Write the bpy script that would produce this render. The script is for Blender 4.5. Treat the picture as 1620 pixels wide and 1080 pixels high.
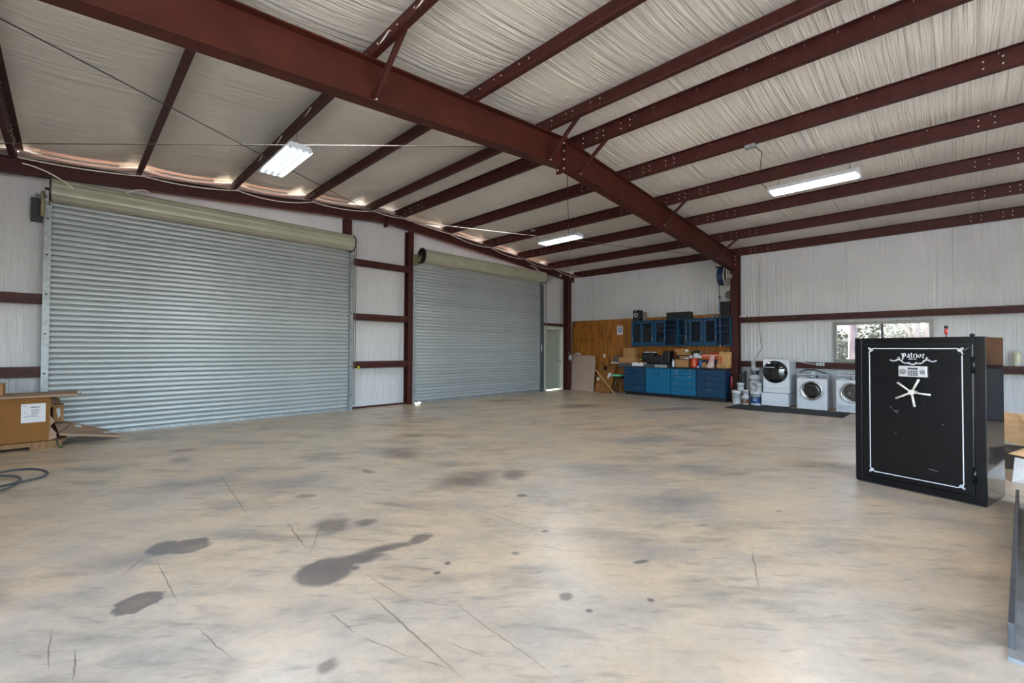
import bpy, math, random
from mathutils import Vector, Matrix
random.seed(7)
sc = bpy.context.scene
for o in list(bpy.data.objects): bpy.data.objects.remove(o)
COL = sc.collection
R = math.radians

# ------------------------------------------------------------------ camera
camd = bpy.data.cameras.new('camera'); cam = bpy.data.objects.new('camera', camd); COL.objects.link(cam)
camd.sensor_width = 36.0; camd.lens = 702.39*36/1620; camd.clip_start = 0.05; camd.clip_end = 500
cam.matrix_world = Matrix(((0.70638785, -0.01545452, -0.70765624, 0),
                           (-0.70781123, -0.00919013, -0.70634185, 0),
                           (0.00441272, 0.99983834, -0.01743068, 1.40), (0, 0, 0, 1)))
sc.camera = cam
sc.view_settings.view_transform = 'Standard'; sc.view_settings.look = 'None'
sc.view_settings.exposure = 2.2; sc.view_settings.gamma = 1.0; sc.view_settings.use_curve_mapping = False
sc.cycles.use_denoising = True
sc.cycles.max_bounces = 10; sc.cycles.diffuse_bounces = 6; sc.cycles.glossy_bounces = 4
sc.cycles.sample_clamp_indirect = 6.0
sc.cycles.caustics_reflective = False; sc.cycles.caustics_refractive = False

# ------------------------------------------------------------------ world, sun, daylight portals
W = bpy.data.worlds.new('sky'); sc.world = W; W.use_nodes = True
nt = W.node_tree; nt.nodes.clear()
sky = nt.nodes.new('ShaderNodeTexSky'); sky.sky_type = 'NISHITA'; sky.sun_disc = False
sky.sun_elevation = R(52); sky.sun_rotation = R(20); sky.air_density = 1.0; sky.dust_density = 2.5; sky.ozone_density = 1.0
bg = nt.nodes.new('ShaderNodeBackground'); bg.inputs['Strength'].default_value = 0.9
wo = nt.nodes.new('ShaderNodeOutputWorld')
nt.links.new(sky.outputs[0], bg.inputs[0]); nt.links.new(bg.outputs[0], wo.inputs[0])
sd = bpy.data.lights.new('sun', 'SUN'); sd.energy = 11.0; sd.angle = R(0.6); sd.color = (1, .93, .82)
sun = bpy.data.objects.new('sun', sd); COL.objects.link(sun)
sun.rotation_euler = Vector((-0.30, -0.72, -1.05)).to_track_quat('-Z', 'Y').to_euler()   # high sun behind the door wall
TUBE_E = 3.6
LAMP_W = 9.0
def portal(loc, dirv, sx, sy):
    d = bpy.data.lights.new('daylight_portal', 'AREA'); d.shape = 'RECTANGLE'; d.size = sx; d.size_y = sy
    d.cycles.is_portal = True
    o = bpy.data.objects.new('daylight_portal', d); COL.objects.link(o); o.location = loc
    o.rotation_euler = Vector(dirv).to_track_quat('-Z', 'Y').to_euler()
# room dimensions (metres; x east along the door wall, y north along the purlins)
XW, XE, YN, YS, RX = -2.57, 13.27, 9.95, -6.65, 5.35
WEST_OPEN = (-2.6, 2.5, 3.4)     # y0, y1, height of the open door in the west wall
SOUTH_OPEN = (0.6, 6.4, 3.5)
portal((XW-.06, (WEST_OPEN[0]+WEST_OPEN[1])/2, WEST_OPEN[2]/2), (1, 0, 0), 5.1, 3.4)
portal(((SOUTH_OPEN[0]+SOUTH_OPEN[1])/2, YS-.06, SOUTH_OPEN[2]/2), (0, 1, 0), 5.8, 3.5)
portal((XE+.1, 1.21, 1.61), (-1, 0, 0), 1.7, .9)
def zraf(x): return 4.64 - 0.0833*abs(x-RX)      # top of the rafters = bottom of the purlins
ZP = 0.20                                         # purlin depth

# ------------------------------------------------------------------ helpers
def lin(c):
    return tuple((v/255/12.92 if v/255 <= .04045 else ((v/255+.055)/1.055)**2.4) for v in c)
MATS = {}
def N(nt, t, **k):
    n = nt.nodes.new(t)
    for a, v in k.items(): setattr(n, a, v)
    return n
def mat(name, c, rough=.5, metal=0., var=.12, scale=6., stretch=(1, 1, 1), bump=0., bscale=60., bstretch=None,
        spec=.5, coat=0., rand=0., c2=None, dark=None):
    """a principled material: noise-mixed colour, optional second colour patches, noise bump"""
    if name in MATS: return MATS[name]
    m = bpy.data.materials.new(name); m.use_nodes = True; MATS[name] = m
    nt = m.node_tree; L = nt.links; b = nt.nodes['Principled BSDF']
    tc = N(nt, 'ShaderNodeTexCoord'); mp = N(nt, 'ShaderNodeMapping'); mp.inputs['Scale'].default_value = stretch
    L.new(tc.outputs['Object'], mp.inputs[0])
    nz = N(nt, 'ShaderNodeTexNoise'); nz.inputs['Scale'].default_value = scale; nz.inputs['Detail'].default_value = 6
    L.new(mp.outputs[0], nz.inputs['Vector'])
    mix = N(nt, 'ShaderNodeMix', data_type='RGBA')
    a = lin(c); k = 1-var; hi = lin(c2) if c2 else tuple(min(1, v*(1+var)) for v in a)
    mix.inputs[6].default_value = (*(v*k for v in a), 1); mix.inputs[7].default_value = (*hi, 1)
    mr = N(nt, 'ShaderNodeMapRange'); mr.inputs[1].default_value = .35; mr.inputs[2].default_value = .65
    L.new(nz.outputs[0], mr.inputs[0]); L.new(mr.outputs[0], mix.inputs[0])
    out = mix.outputs[2]
    if rand:
        oi = N(nt, 'ShaderNodeObjectInfo'); hs = N(nt, 'ShaderNodeHueSaturation')
        r = N(nt, 'ShaderNodeMapRange'); r.inputs[3].default_value = 1-rand; r.inputs[4].default_value = 1+rand
        L.new(oi.outputs['Random'], r.inputs[0]); L.new(r.outputs[0], hs.inputs['Value']); L.new(out, hs.inputs['Color']); out = hs.outputs[0]
    L.new(out, b.inputs['Base Color'])
    b.inputs['Roughness'].default_value = rough; b.inputs['Metallic'].default_value = metal
    b.inputs['Specular IOR Level'].default_value = spec; b.inputs['Coat Weight'].default_value = coat
    if bump:
        mp2 = N(nt, 'ShaderNodeMapping'); mp2.inputs['Scale'].default_value = bstretch or stretch
        L.new(tc.outputs['Object'], mp2.inputs[0])
        n2 = N(nt, 'ShaderNodeTexNoise'); n2.inputs['Scale'].default_value = bscale; n2.inputs['Detail'].default_value = 5
        L.new(mp2.outputs[0], n2.inputs['Vector'])
        bp = N(nt, 'ShaderNodeBump'); bp.inputs['Strength'].default_value = 1; bp.inputs['Distance'].default_value = bump
        L.new(n2.outputs[0], bp.inputs['Height']); L.new(bp.outputs[0], b.inputs['Normal'])
    return m
def emit(name, c, s):
    m = bpy.data.materials.new(name); m.use_nodes = True; nt = m.node_tree; b = nt.nodes['Principled BSDF']
    b.inputs['Base Color'].default_value = (.9, .9, .9, 1)
    b.inputs['Emission Color'].default_value = (*c, 1); b.inputs['Emission Strength'].default_value = s
    return m
def glass(name, tint=(.9, .95, .95), rough=0.0, mixf=.12):
    m = bpy.data.materials.new(name); m.use_nodes = True; nt = m.node_tree; nt.nodes.clear()
    t = N(nt, 'ShaderNodeBsdfTransparent'); t.inputs[0].default_value = (*tint, 1)
    g = N(nt, 'ShaderNodeBsdfGlossy'); g.inputs['Roughness'].default_value = .05+rough
    f = N(nt, 'ShaderNodeFresnel'); f.inputs[0].default_value = 1.5
    mx = N(nt, 'ShaderNodeMixShader'); o = N(nt, 'ShaderNodeOutputMaterial')
    nt.links.new(f.outputs[0], mx.inputs[0]); nt.links.new(t.outputs[0], mx.inputs[1]); nt.links.new(g.outputs[0], mx.inputs[2]); nt.links.new(mx.outputs[0], o.inputs[0])
    return m

class B:
    """collects shapes, links them as ONE mesh object"""
    def __init__(s): s.v = []; s.f = []; s.sm = []; s.M = None
    def add(s, vs, fs, smooth=False, M=None):
        n = len(s.v)
        for p in vs:
            p = Vector(p)
            if M is not None: p = M @ p
            s.v.append(tuple(p))
        for f in fs: s.f.append(tuple(i+n for i in f)); s.sm.append(smooth)
        return s
    def box(s, x0, x1, y0, y1, z0, z1, M=None):
        if x0 > x1: x0, x1 = x1, x0
        if y0 > y1: y0, y1 = y1, y0
        if z0 > z1: z0, z1 = z1, z0
        v = [(x0,y0,z0),(x1,y0,z0),(x1,y1,z0),(x0,y1,z0),(x0,y0,z1),(x1,y0,z1),(x1,y1,z1),(x0,y1,z1)]
        return s.add(v, [(0,3,2,1),(4,5,6,7),(0,1,5,4),(1,2,6,5),(2,3,7,6),(3,0,4,7)], False, M)
    def bar(s, a, b, w, h, up=(0,0,1)):
        """box of width w, height h along the segment a-b"""
        a = Vector(a); b = Vector(b); d = (b-a); L_ = d.length; d.normalize(); up = Vector(up)
        sx = d.cross(up)
        if sx.length < 1e-4: sx = d.cross(Vector((1,0,0)))
        sx.normalize(); u = sx.cross(d)
        M = Matrix((( d.x, sx.x, u.x, a.x),(d.y, sx.y, u.y, a.y),(d.z, sx.z, u.z, a.z),(0,0,0,1)))
        return s.box(0, L_, -w/2, w/2, -h/2, h/2, M)
    def prism(s, poly, d, smooth=False):
        """polygon (3-D points) swept by vector d"""
        n = len(poly); d = Vector(d); vs = [tuple(p) for p in poly] + [tuple(Vector(p)+d) for p in poly]
        fs = [tuple(range(n))[::-1], tuple(range(n, 2*n))]
        s.add(vs, fs, False)
        base = len(s.v)-2*n
        for i in range(n):
            j = (i+1) % n; s.f.append((base+i, base+j, base+n+j, base+n+i)); s.sm.append(smooth)
        return s
    def quad(s, a, b, c, d): return s.add([a, b, c, d], [(0,1,2,3)])
    def cyl(s, a, b, r0, r1=None, n=14, cap=True, smooth=True):
        r1 = r0 if r1 is None else r1
        a = Vector(a); b = Vector(b); d = (b-a).normalized()
        x = d.cross(Vector((0,0,1)))
        if x.length < 1e-3: x = Vector((1,0,0))
        x.normalize(); y = d.cross(x)
        vs = []
        for k, (c, r) in enumerate(((a, r0), (b, r1))):
            for i in range(n):
                t = 2*math.pi*i/n; vs.append(c + x*r*math.cos(t) + y*r*math.sin(t))
        s.add(vs, [(i, (i+1)%n, n+(i+1)%n, n+i) for i in range(n)], smooth)
        if cap:
            base = len(s.v)-2*n
            s.f.append(tuple(base+i for i in range(n))[::-1]); s.sm.append(False)
            s.f.append(tuple(base+n+i for i in range(n))); s.sm.append(False)
        return s
    def tube(s, pts, r, n=6, closed=False):
        pts = [Vector(p) for p in pts]; m = len(pts); vs = []; x = None
        for i, p in enumerate(pts):
            a = pts[(i-1) % m] if (closed or i) else p; b = pts[(i+1) % m] if (closed or i < m-1) else p
            d = (b-a).normalized()
            if x is None:
                x = d.cross(Vector((0,0,1)))
                if x.length < 1e-3: x = Vector((1,0,0))
            x = (x - d*x.dot(d)).normalized(); y = d.cross(x)
            for k in range(n):
                t = 2*math.pi*k/n; vs.append(p + x*r*math.cos(t) + y*r*math.sin(t))
        fs = []
        for i in range(m if closed else m-1):
            for k in range(n):
                fs.append((i*n+k, i*n+(k+1)%n, ((i+1)%m)*n+(k+1)%n, ((i+1)%m)*n+k))
        if not closed: fs += [tuple(range(n))[::-1], tuple((m-1)*n+k for k in range(n))]
        return s.add(vs, fs, True)
    def lathe(s, prof, c=(0,0,0), axis='z', n=24, smooth=True):
        """profile [(radius, height)] turned about an axis through c"""
        vs = []; m = len(prof)
        for r, h in prof:
            for i in range(n):
                t = 2*math.pi*i/n; u, w = r*math.cos(t), r*math.sin(t)
                p = {'z': (u, w, h), 'x': (h, u, w), 'y': (u, h, w)}[axis]
                vs.append((p[0]+c[0], p[1]+c[1], p[2]+c[2]))
        fs = [(a*n+i, a*n+(i+1)%n, (a+1)*n+(i+1)%n, (a+1)*n+i) for a in range(m-1) for i in range(n)]
        s.add(vs, fs, smooth); base = len(s.v)-m*n
        if prof[0][0] > 1e-5: s.f.append(tuple(base+i for i in range(n))[::-1]); s.sm.append(False)
        if prof[-1][0] > 1e-5: s.f.append(tuple(base+(m-1)*n+i for i in range(n))); s.sm.append(False)
        return s
    def ball(s, c, r, sc_=(1,1,1), n=12, m=8, bumpy=0):
        vs = []
        for j in range(m+1):
            ph = math.pi*j/m
            for i in range(n):
                t = 2*math.pi*i/n; k = r*(1+random.uniform(-bumpy, bumpy))
                vs.append((c[0]+k*sc_[0]*math.sin(ph)*math.cos(t), c[1]+k*sc_[1]*math.sin(ph)*math.sin(t), c[2]+k*sc_[2]*math.cos(ph)))
        return s.add(vs, [(j*n+i, (j+1)*n+i, (j+1)*n+(i+1)%n, j*n+(i+1)%n) for j in range(m) for i in range(n)], True)
    def obj(s, name, m, parent=None, local=False, bevel=0, seg=2):
        me = bpy.data.meshes.new(name)
        vs = s.v
        if parent is not None and not local:
            off = world_loc(parent); vs = [(p[0]-off[0], p[1]-off[1], p[2]-off[2]) for p in vs]
        me.from_pydata(vs, [], s.f); me.update()
        me.polygons.foreach_set('use_smooth', s.sm)
        if m is not None: me.materials.append(m)
        o = bpy.data.objects.new(name, me); COL.objects.link(o)
        if parent is not None: o.parent = parent
        if bevel:
            bv = o.modifiers.new('bevel', 'BEVEL'); bv.width = bevel; bv.segments = seg; bv.limit_method = 'ANGLE'; bv.angle_limit = R(40)
        return o
def world_loc(o):
    p = Vector((0,0,0))
    while o is not None: p = p + o.location; o = o.parent
    return p
def tag(o, label, cat, group=None, kind=None):
    o['label'] = label; o['category'] = cat
    if group: o['group'] = group
    if kind: o['kind'] = kind
    return o
def thing(name, label, cat, loc=(0,0,0), rz=0, group=None):
    o = bpy.data.objects.new(name, None); COL.objects.link(o); o.location = loc; o.rotation_euler = (0,0,rz)
    o.empty_display_size = .1
    return tag(o, label, cat, group)
def single(b, name, m, label, cat, loc=(0,0,0), group=None, local=False, bevel=0):
    """one thing that is one mesh; world-authored unless local"""
    o = b.obj(name, m, None, bevel=bevel)
    if not local:
        me = o.data
        for v in me.vertices: v.co -= Vector(loc)
    o.location = loc
    return tag(o, label, cat, group)
def struct(o): o['kind'] = 'structure'; return o
def rot(o, M):  # helper: keep a leaning orientation
    o.matrix_world = M; return o

# ------------------------------------------------------------------ materials
steel = mat('red_oxide_steel', (62, 29, 26), rough=.5, var=.22, scale=9, bump=.0006, bscale=180, spec=.25)
steel_warm = mat('red_oxide_rafter_steel', (66, 28, 20), rough=.55, var=.18, scale=3, bump=.0006, bscale=150, spec=.22)
bolt_m = mat('zinc_bolts', (190, 185, 175), rough=.35, metal=.3, var=.1)
galv = mat('galvanised_steel', (142, 148, 150), rough=.42, metal=.35, var=.16, scale=14)
black = mat('black_paint', (18, 18, 20), rough=.5, var=.2)
blackpl = mat('black_plastic', (16, 16, 18), rough=.45, var=.25, scale=20)
hoodm = mat('cream_door_hood', (156, 156, 138), rough=.34, var=.06, scale=3, spec=.5)
card = mat('cardboard', (156, 116, 72), rough=.85, var=.07, scale=8, bump=.0006, bscale=60, bstretch=(1, 1, 8))
card_dark = mat('brown_cardboard', (128, 84, 34), rough=.85, var=.07, scale=5, bump=.0006, bscale=60)
card_grey = mat('flat_cardboard', (152, 126, 104), rough=.85, var=.06, scale=5)
card_in = mat('cardboard_inside', (120, 88, 50), rough=.9, var=.1)
paper = mat('white_paper', (205, 205, 208), rough=.8, var=.04)
ink = mat('printed_ink', (60, 60, 66), rough=.8, var=.1)
white_en = mat('white_enamel', (205, 209, 216), rough=.28, var=.03, spec=.55)
white_pl = mat('white_plastic', (200, 204, 208), rough=.42, var=.06, scale=10)
chrome = mat('chrome', (205, 205, 205), rough=.16, metal=1, var=.05)
alum = mat('aluminium', (118, 118, 114), rough=.42, metal=.5, var=.1)
greypanel = mat('grey_control_panel', (120, 124, 128), rough=.4, metal=.3, var=.06)
darkglass = mat('dark_door_glass', (14, 17, 22), rough=.08, var=.2, spec=.6, coat=.5)
blue_d = mat('dark_blue_cabinet_paint', (8, 60, 94), rough=.34, var=.1, scale=4, spec=.5)
blue_m = mat('blue_cabinet_paint', (5, 52, 82), rough=.36, var=.1, scale=4, spec=.5)
blue_l = mat('light_blue_cabinet_paint', (2, 92, 130), rough=.36, var=.06, scale=4, spec=.5)
counter_m = mat('black_worktop', (30, 30, 34), rough=.22, var=.25, scale=12, spec=.6)
wire_w = mat('white_cable', (226, 216, 206), rough=.6, var=.05)
wire_d = mat('dark_rod', (62, 54, 50), rough=.5, metal=.3, var=.1)
rubber = mat('black_rubber', (40, 38, 36), rough=.8, var=.2, scale=20, bump=.002, bscale=150)
wood = mat('raw_pine', (196, 158, 112), rough=.75, var=.14, scale=5, stretch=(1, 1, 6))
yellow = mat('yellow_plastic', (200, 190, 30), rough=.5, var=.1)
green_m = mat('green_cushion', (110, 190, 150), rough=.8, var=.1)
red_m = mat('red_paint', (178, 34, 26), rough=.35, var=.1)
orange_m = mat('orange_plastic', (196, 84, 36), rough=.45, var=.1)
tubeglow = emit('fluorescent_tube', (.86, .93, 1.0), TUBE_E)
winglass = glass('window_glass', (.52, .52, .53))
cabglass = glass('cabinet_glass', (.55, .62, .66))

def vinyl(name, stretch, seam=None, col=(228, 226, 222), dist=.02, nscale=3.0, rough=.3, distort=.25, det=4, rot=0):
    """white vinyl insulation facing, wrinkled by bump; noise stretched along the folds"""
    m = bpy.data.materials.new(name); m.use_nodes = True; nt = m.node_tree; L = nt.links; b = nt.nodes['Principled BSDF']
    tc = N(nt, 'ShaderNodeTexCoord'); mp = N(nt, 'ShaderNodeMapping'); mp.inputs['Scale'].default_value = stretch; mp.inputs['Rotation'].default_value = (0, 0, rot)
    L.new(tc.outputs['Object'], mp.inputs[0])
    n1 = N(nt, 'ShaderNodeTexNoise'); n1.inputs['Scale'].default_value = nscale; n1.inputs['Detail'].default_value = det; n1.inputs['Roughness'].default_value = .6; n1.inputs['Distortion'].default_value = distort
    L.new(mp.outputs[0], n1.inputs['Vector'])
    n3 = N(nt, 'ShaderNodeTexNoise'); n3.inputs['Scale'].default_value = .7; n3.inputs['Detail'].default_value = 2
    L.new(tc.outputs['Object'], n3.inputs['Vector'])
    mr = N(nt, 'ShaderNodeMapRange'); mr.inputs[1].default_value = .35; mr.inputs[2].default_value = .65; mr.inputs[3].default_value = .5; mr.inputs[4].default_value = 1
    L.new(n3.outputs[0], mr.inputs[0])
    mu = N(nt, 'ShaderNodeMath', operation='MULTIPLY'); L.new(n1.outputs[0], mu.inputs[0]); L.new(mr.outputs[0], mu.inputs[1])
    bp = N(nt, 'ShaderNodeBump'); bp.inputs['Distance'].default_value = dist; bp.inputs['Strength'].default_value = 1
    L.new(mu.outputs[0], bp.inputs['Height']); L.new(bp.outputs[0], b.inputs['Normal'])
    n2 = N(nt, 'ShaderNodeTexNoise'); n2.inputs['Scale'].default_value = 1.5; n2.inputs['Detail'].default_value = 5
    L.new(tc.outputs['Object'], n2.inputs['Vector'])
    mix = N(nt, 'ShaderNodeMix', data_type='RGBA'); a = lin(col)
    mix.inputs[6].default_value = (*(v*.86 for v in a), 1); mix.inputs[7].default_value = (*a, 1)
    L.new(n2.outputs[0], mix.inputs[0]); out = mix.outputs[2]
    if seam:     # sheet joints: thin darker line every `pitch` along an axis
        ax, pitch, off = seam
        sp = N(nt, 'ShaderNodeSeparateXYZ'); L.new(tc.outputs['Object'], sp.inputs[0])
        a1 = N(nt, 'ShaderNodeMath', operation='ADD'); a1.inputs[1].default_value = 100*pitch-off; L.new(sp.outputs[ax], a1.inputs[0])
        pp = N(nt, 'ShaderNodeMath', operation='PINGPONG'); pp.inputs[1].default_value = pitch/2; L.new(a1.outputs[0], pp.inputs[0])
        ms = N(nt, 'ShaderNodeMapRange'); ms.inputs[1].default_value = .0; ms.inputs[2].default_value = .012; ms.inputs[3].default_value = .72; ms.inputs[4].default_value = 1
        L.new(pp.outputs[0], ms.inputs[0])
        mm = N(nt, 'ShaderNodeMix', data_type='RGBA', blend_type='MULTIPLY'); mm.inputs[0].default_value = 1
        L.new(out, mm.inputs[6]); L.new(ms.outputs[0], mm.inputs[7]); out = mm.outputs[2]
    L.new(out, b.inputs['Base Color']); b.inputs['Roughness'].default_value = rough; b.inputs['Specular IOR Level'].default_value = .5
    return m
vin_roof = vinyl('roof_insulation_vinyl', (.16, 6, 1), seam=('Y', 1.83, -.35), col=(230, 225, 217), dist=.06, rough=.285, distort=.12, det=5, rot=.10)
vin_wallE = vinyl('east_wall_insulation_vinyl', (1, 7, .16), seam=('Y', 1.83, .02), col=(206, 208, 212), dist=.04, rough=.285, distort=.05, det=6)
vin_wallN = vinyl('north_wall_insulation_vinyl', (5, 1, .5), seam=('X', 1.83, .9), col=(196, 197, 200), dist=.03, rough=.34)
vin_plain = vinyl('rear_insulation_vinyl', (1, 1, .6), dist=.02, rough=.4)
vin_flap = mat('insulation_edge_cloth', (224, 200, 192), rough=.6, var=.1, scale=3, stretch=(1, 6, 1), bump=.004, bscale=6)  # cream-pink colour carries the pinkish glow of daylight leaking in at the edges

# ---- concrete floor with its stains and scratches (marks of their own shape)
def floor_material():
    m = bpy.data.materials.new('stained_concrete'); m.use_nodes = True; nt = m.node_tree; L = nt.links; b = nt.nodes['Principled BSDF']
    tc = N(nt, 'ShaderNodeTexCoord')
    def noise(scale, det=8, rough=.6, dist=0., stretch=None, rz=0):
        n = N(nt, 'ShaderNodeTexNoise'); n.inputs['Scale'].default_value = scale; n.inputs['Detail'].default_value = det
        n.inputs['Roughness'].default_value = rough; n.inputs['Distortion'].default_value = dist
        if stretch:
            m0 = N(nt, 'ShaderNodeMapping'); m0.inputs['Rotation'].default_value = (0, 0, rz); L.new(tc.outputs['Object'], m0.inputs[0])
            mp = N(nt, 'ShaderNodeMapping'); mp.inputs['Scale'].default_value = stretch
            L.new(m0.outputs[0], mp.inputs[0]); L.new(mp.outputs[0], n.inputs['Vector'])
        else: L.new(tc.outputs['Object'], n.inputs['Vector'])
        return n
    def mrange(src, a, c, lo, hi):
        r = N(nt, 'ShaderNodeMapRange', interpolation_type='SMOOTHSTEP'); r.inputs[1].default_value = a; r.inputs[2].default_value = c
        r.inputs[3].default_value = lo; r.inputs[4].default_value = hi; L.new(src, r.inputs[0]); return r.outputs[0]
    def mixc(fac, c1, c2, blend='MIX'):
        x = N(nt, 'ShaderNodeMix', data_type='RGBA', blend_type=blend)
        if isinstance(fac, float): x.inputs[0].default_value = fac
        else: L.new(fac, x.inputs[0])
        for i, c in ((6, c1), (7, c2)):
            if isinstance(c, tuple): x.inputs[i].default_value = (*c, 1)
            else: L.new(c, x.inputs[i])
        return x.outputs[2]
    def mul(a, k):
        x = N(nt, 'ShaderNodeMath', operation='MULTIPLY'); L.new(a, x.inputs[0])
        if isinstance(k, float): x.inputs[1].default_value = k
        else: L.new(k, x.inputs[1])
        return x.outputs[0]
    big = noise(.55, 6, .6); mid = noise(2.2, 7, .55); fine = noise(16, 8, .7); streak = noise(3.4, 10, .62, .25, (.42, 1.0, 1), R(45)); cloud = noise(1.1, 5, .5, .3, (.6, 1, 1), R(30))
    col = mixc(mrange(big.outputs[0], .36, .64, 0, 1), lin((208, 182, 150)), lin((198, 182, 160)))
    col = mixc(mul(mrange(mid.outputs[0], .42, .74, 0, 1), .55), col, lin((162, 152, 138)))
    col = mixc(mul(mul(mrange(streak.outputs[0], .42, .72, 0, 1), .75), mrange(cloud.outputs[0], .35, .65, .25, 1)), col, lin((116, 110, 100)))
    col = mixc(mul(mrange(cloud.outputs[0], .30, .50, 1, 0), .25), col, lin((206, 186, 160)))
    col = mixc(mrange(fine.outputs[0], .3, .7, .0, .22), col, lin((128, 118, 104)))
    scr = noise(11, 6, .6, .2, (.22, 1.0, 1), R(52)); scr2 = noise(26, 5, .55, 0, (.16, 1.0, 1), R(36))
    col = mixc(mul(mrange(scr.outputs[0], .52, .74, 0, 1), .55), col, lin((124, 114, 102)))
    col = mixc(mul(mul(mrange(scr2.outputs[0], .55, .76, 0, 1), .6), mrange(mid.outputs[0], .4, .6, .2, 1)), col, lin((108, 98, 88)))
    # distorted coordinates for the marks
    dn = noise(7, 5, .6); sub = N(nt, 'ShaderNodeVectorMath', operation='SUBTRACT'); L.new(dn.outputs['Color'], sub.inputs[0]); sub.inputs[1].default_value = (.5, .5, .5)
    sca = N(nt, 'ShaderNodeVectorMath', operation='SCALE'); L.new(sub.outputs[0], sca.inputs[0]); sca.inputs['Scale'].default_value = .11
    add = N(nt, 'ShaderNodeVectorMath', operation='ADD'); L.new(tc.outputs['Object'], add.inputs[0]); L.new(sca.outputs[0], add.inputs[1]); P = add.outputs[0]
    sca2 = N(nt, 'ShaderNodeVectorMath', operation='SCALE'); L.new(sub.outputs[0], sca2.inputs[0]); sca2.inputs['Scale'].default_value = .035
    add2 = N(nt, 'ShaderNodeVectorMath', operation='ADD'); L.new(tc.outputs['Object'], add2.inputs[0]); L.new(sca2.outputs[0], add2.inputs[1]); P2 = add2.outputs[0]
    def ell(C, H, V, soft=.25, src=P):
        det = H[0]*V[1]-H[1]*V[0]
        A_ = (V[1]/det, -V[0]/det, 0); B_ = (-H[1]/det, H[0]/det, 0)
        s = N(nt, 'ShaderNodeVectorMath', operation='SUBTRACT'); L.new(src, s.inputs[0]); s.inputs[1].default_value = (C[0], C[1], 0)
        outs = []
        for q in (A_, B_):
            d = N(nt, 'ShaderNodeVectorMath', operation='DOT_PRODUCT'); L.new(s.outputs[0], d.inputs[0]); d.inputs[1].default_value = q; outs.append(d.outputs['Value'])
        c = N(nt, 'ShaderNodeCombineXYZ'); L.new(outs[0], c.inputs[0]); L.new(outs[1], c.inputs[1])
        ln = N(nt, 'ShaderNodeVectorMath', operation='LENGTH'); L.new(c.outputs[0], ln.inputs[0])
        return mrange(ln.outputs['Value'], 1-soft, 1+soft*.4, 1, 0)
    def apply(col, items, colour, k):
        colour = tuple(colour)
        acc = None
        for it in items:
            if acc is None: acc = it
            else:
                x = N(nt, 'ShaderNodeMath', operation='MAXIMUM'); L.new(acc, x.inputs[0]); L.new(it, x.inputs[1]); acc = x.outputs[0]
        w = mrange(mid.outputs[0], .3, .6, .75, 1.0)
        return mixc(mul(mul(acc, w), k), col, lin(colour))
    oil = [ell((.63, 3.85), (.13, -.05), (.035, .13), .2), ell((.50, 3.93), (.09, -.05), (.05, .13), .25),
           ell((.30, 3.19), (.11, -.03), (.05, .105), .15),
           ell((1.17, 2.82), (.17, -.06), (.09, .17), .2), ell((1.36, 2.84), (.20, -.07), (.03, .095), .35), ell((1.60, 2.84), (.24, -.07), (.035, .055), .55),
           ell((1.86, 2.81), (.10, -.03), (.06, .075), .4)]
    col = apply(col, oil, (96, 86, 80), .86)
    soft = [ell((3.08, 3.75), (.36, -.16), (.28, .30), .7), ell((3.55, 3.50), (.14, -.08), (.14, .16), .6), ell((3.18, 5.31), (.2, -.3), (.2, .3), .8),
            ell((1.50, 3.50), (.15, -.07), (.07, .17), .6), ell((1.72, 3.38), (.08, -.05), (.04, .07), .6), ell((2.45, 4.75), (.05, -.09), (.05, .07), .5),
            ell((1.02, 6.85), (.12, -.12), (.05, .22), .8), ell((1.15, 7.5), (.2, -.1), (.03, .12), .8), ell((1.62, 4.37), (.09, -.06), (.03, .06), .6), ell((.84, 1.97), (.045, -.01), (.02, .05), .6),
            ell((9.0, 6.6), (.7, -.4), (.3, .4), .9), ell((10.2, 4.7), (.8, -.5), (.2, .2), .9), ell((8.5, 8.6), (.8, -.5), (.2, .2), .9)]
    col = apply(col, soft, (92, 80, 72), .68)
    grey = [ell((.95, 5.6), (.62, -.12), (.2, .35), .9), ell((1.6, 5.0), (.4, -.4), (.25, .35), .9), ell((3.9, 1.95), (.5, -.35), (.2, .3), .9), ell((4.4, 2.9), (.4, -.3), (.2, .3), .9),
            ell((2.9, 1.55), (.28, -.24), (.14, .16), .9), ell((5.2, 2.3), (.5, -.5), (.2, .2), .9), ell((6.4, 3.4), (.8, -.7), (.2, .3), .9), ell((.3, 3.9), (.3, -.1), (.1, .2), .9)]
    gacc = apply(col, grey, (112, 114, 116), .5); col = gacc
    spots = [ell((2.2, 2.15), (.03, 0), (0, .03), .4, P2), ell((1.78, 2.36), (.022, 0), (0, .022), .4, P2), ell((1.66, 2.31), (.025, 0), (0, .02), .4, P2), ell((2.62, 2.25), (.03, -.01), (.01, .025), .5, P2),
             ell((3.1, 2.95), (.05, -.03), (.02, .04), .5, P2), ell((2.7, 1.48), (.06, -.03), (.01, .025), .5, P2), ell((2.02, 1.58), (.045, -.02), (.02, .04), .5, P2), ell((2.33, 1.22), (.02, -.01), (.01, .02), .5, P2),
             ell((4.4, 1.1), (.03, -.02), (.01, .02), .5, P2), ell((1.32, 2.72), (.03, 0), (0, .03), .5, P2), ell((2.0, 1.4), (.02, -.01), (.01, .02), .5, P2)]
    col = apply(col, spots, (78, 70, 66), .75)
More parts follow.
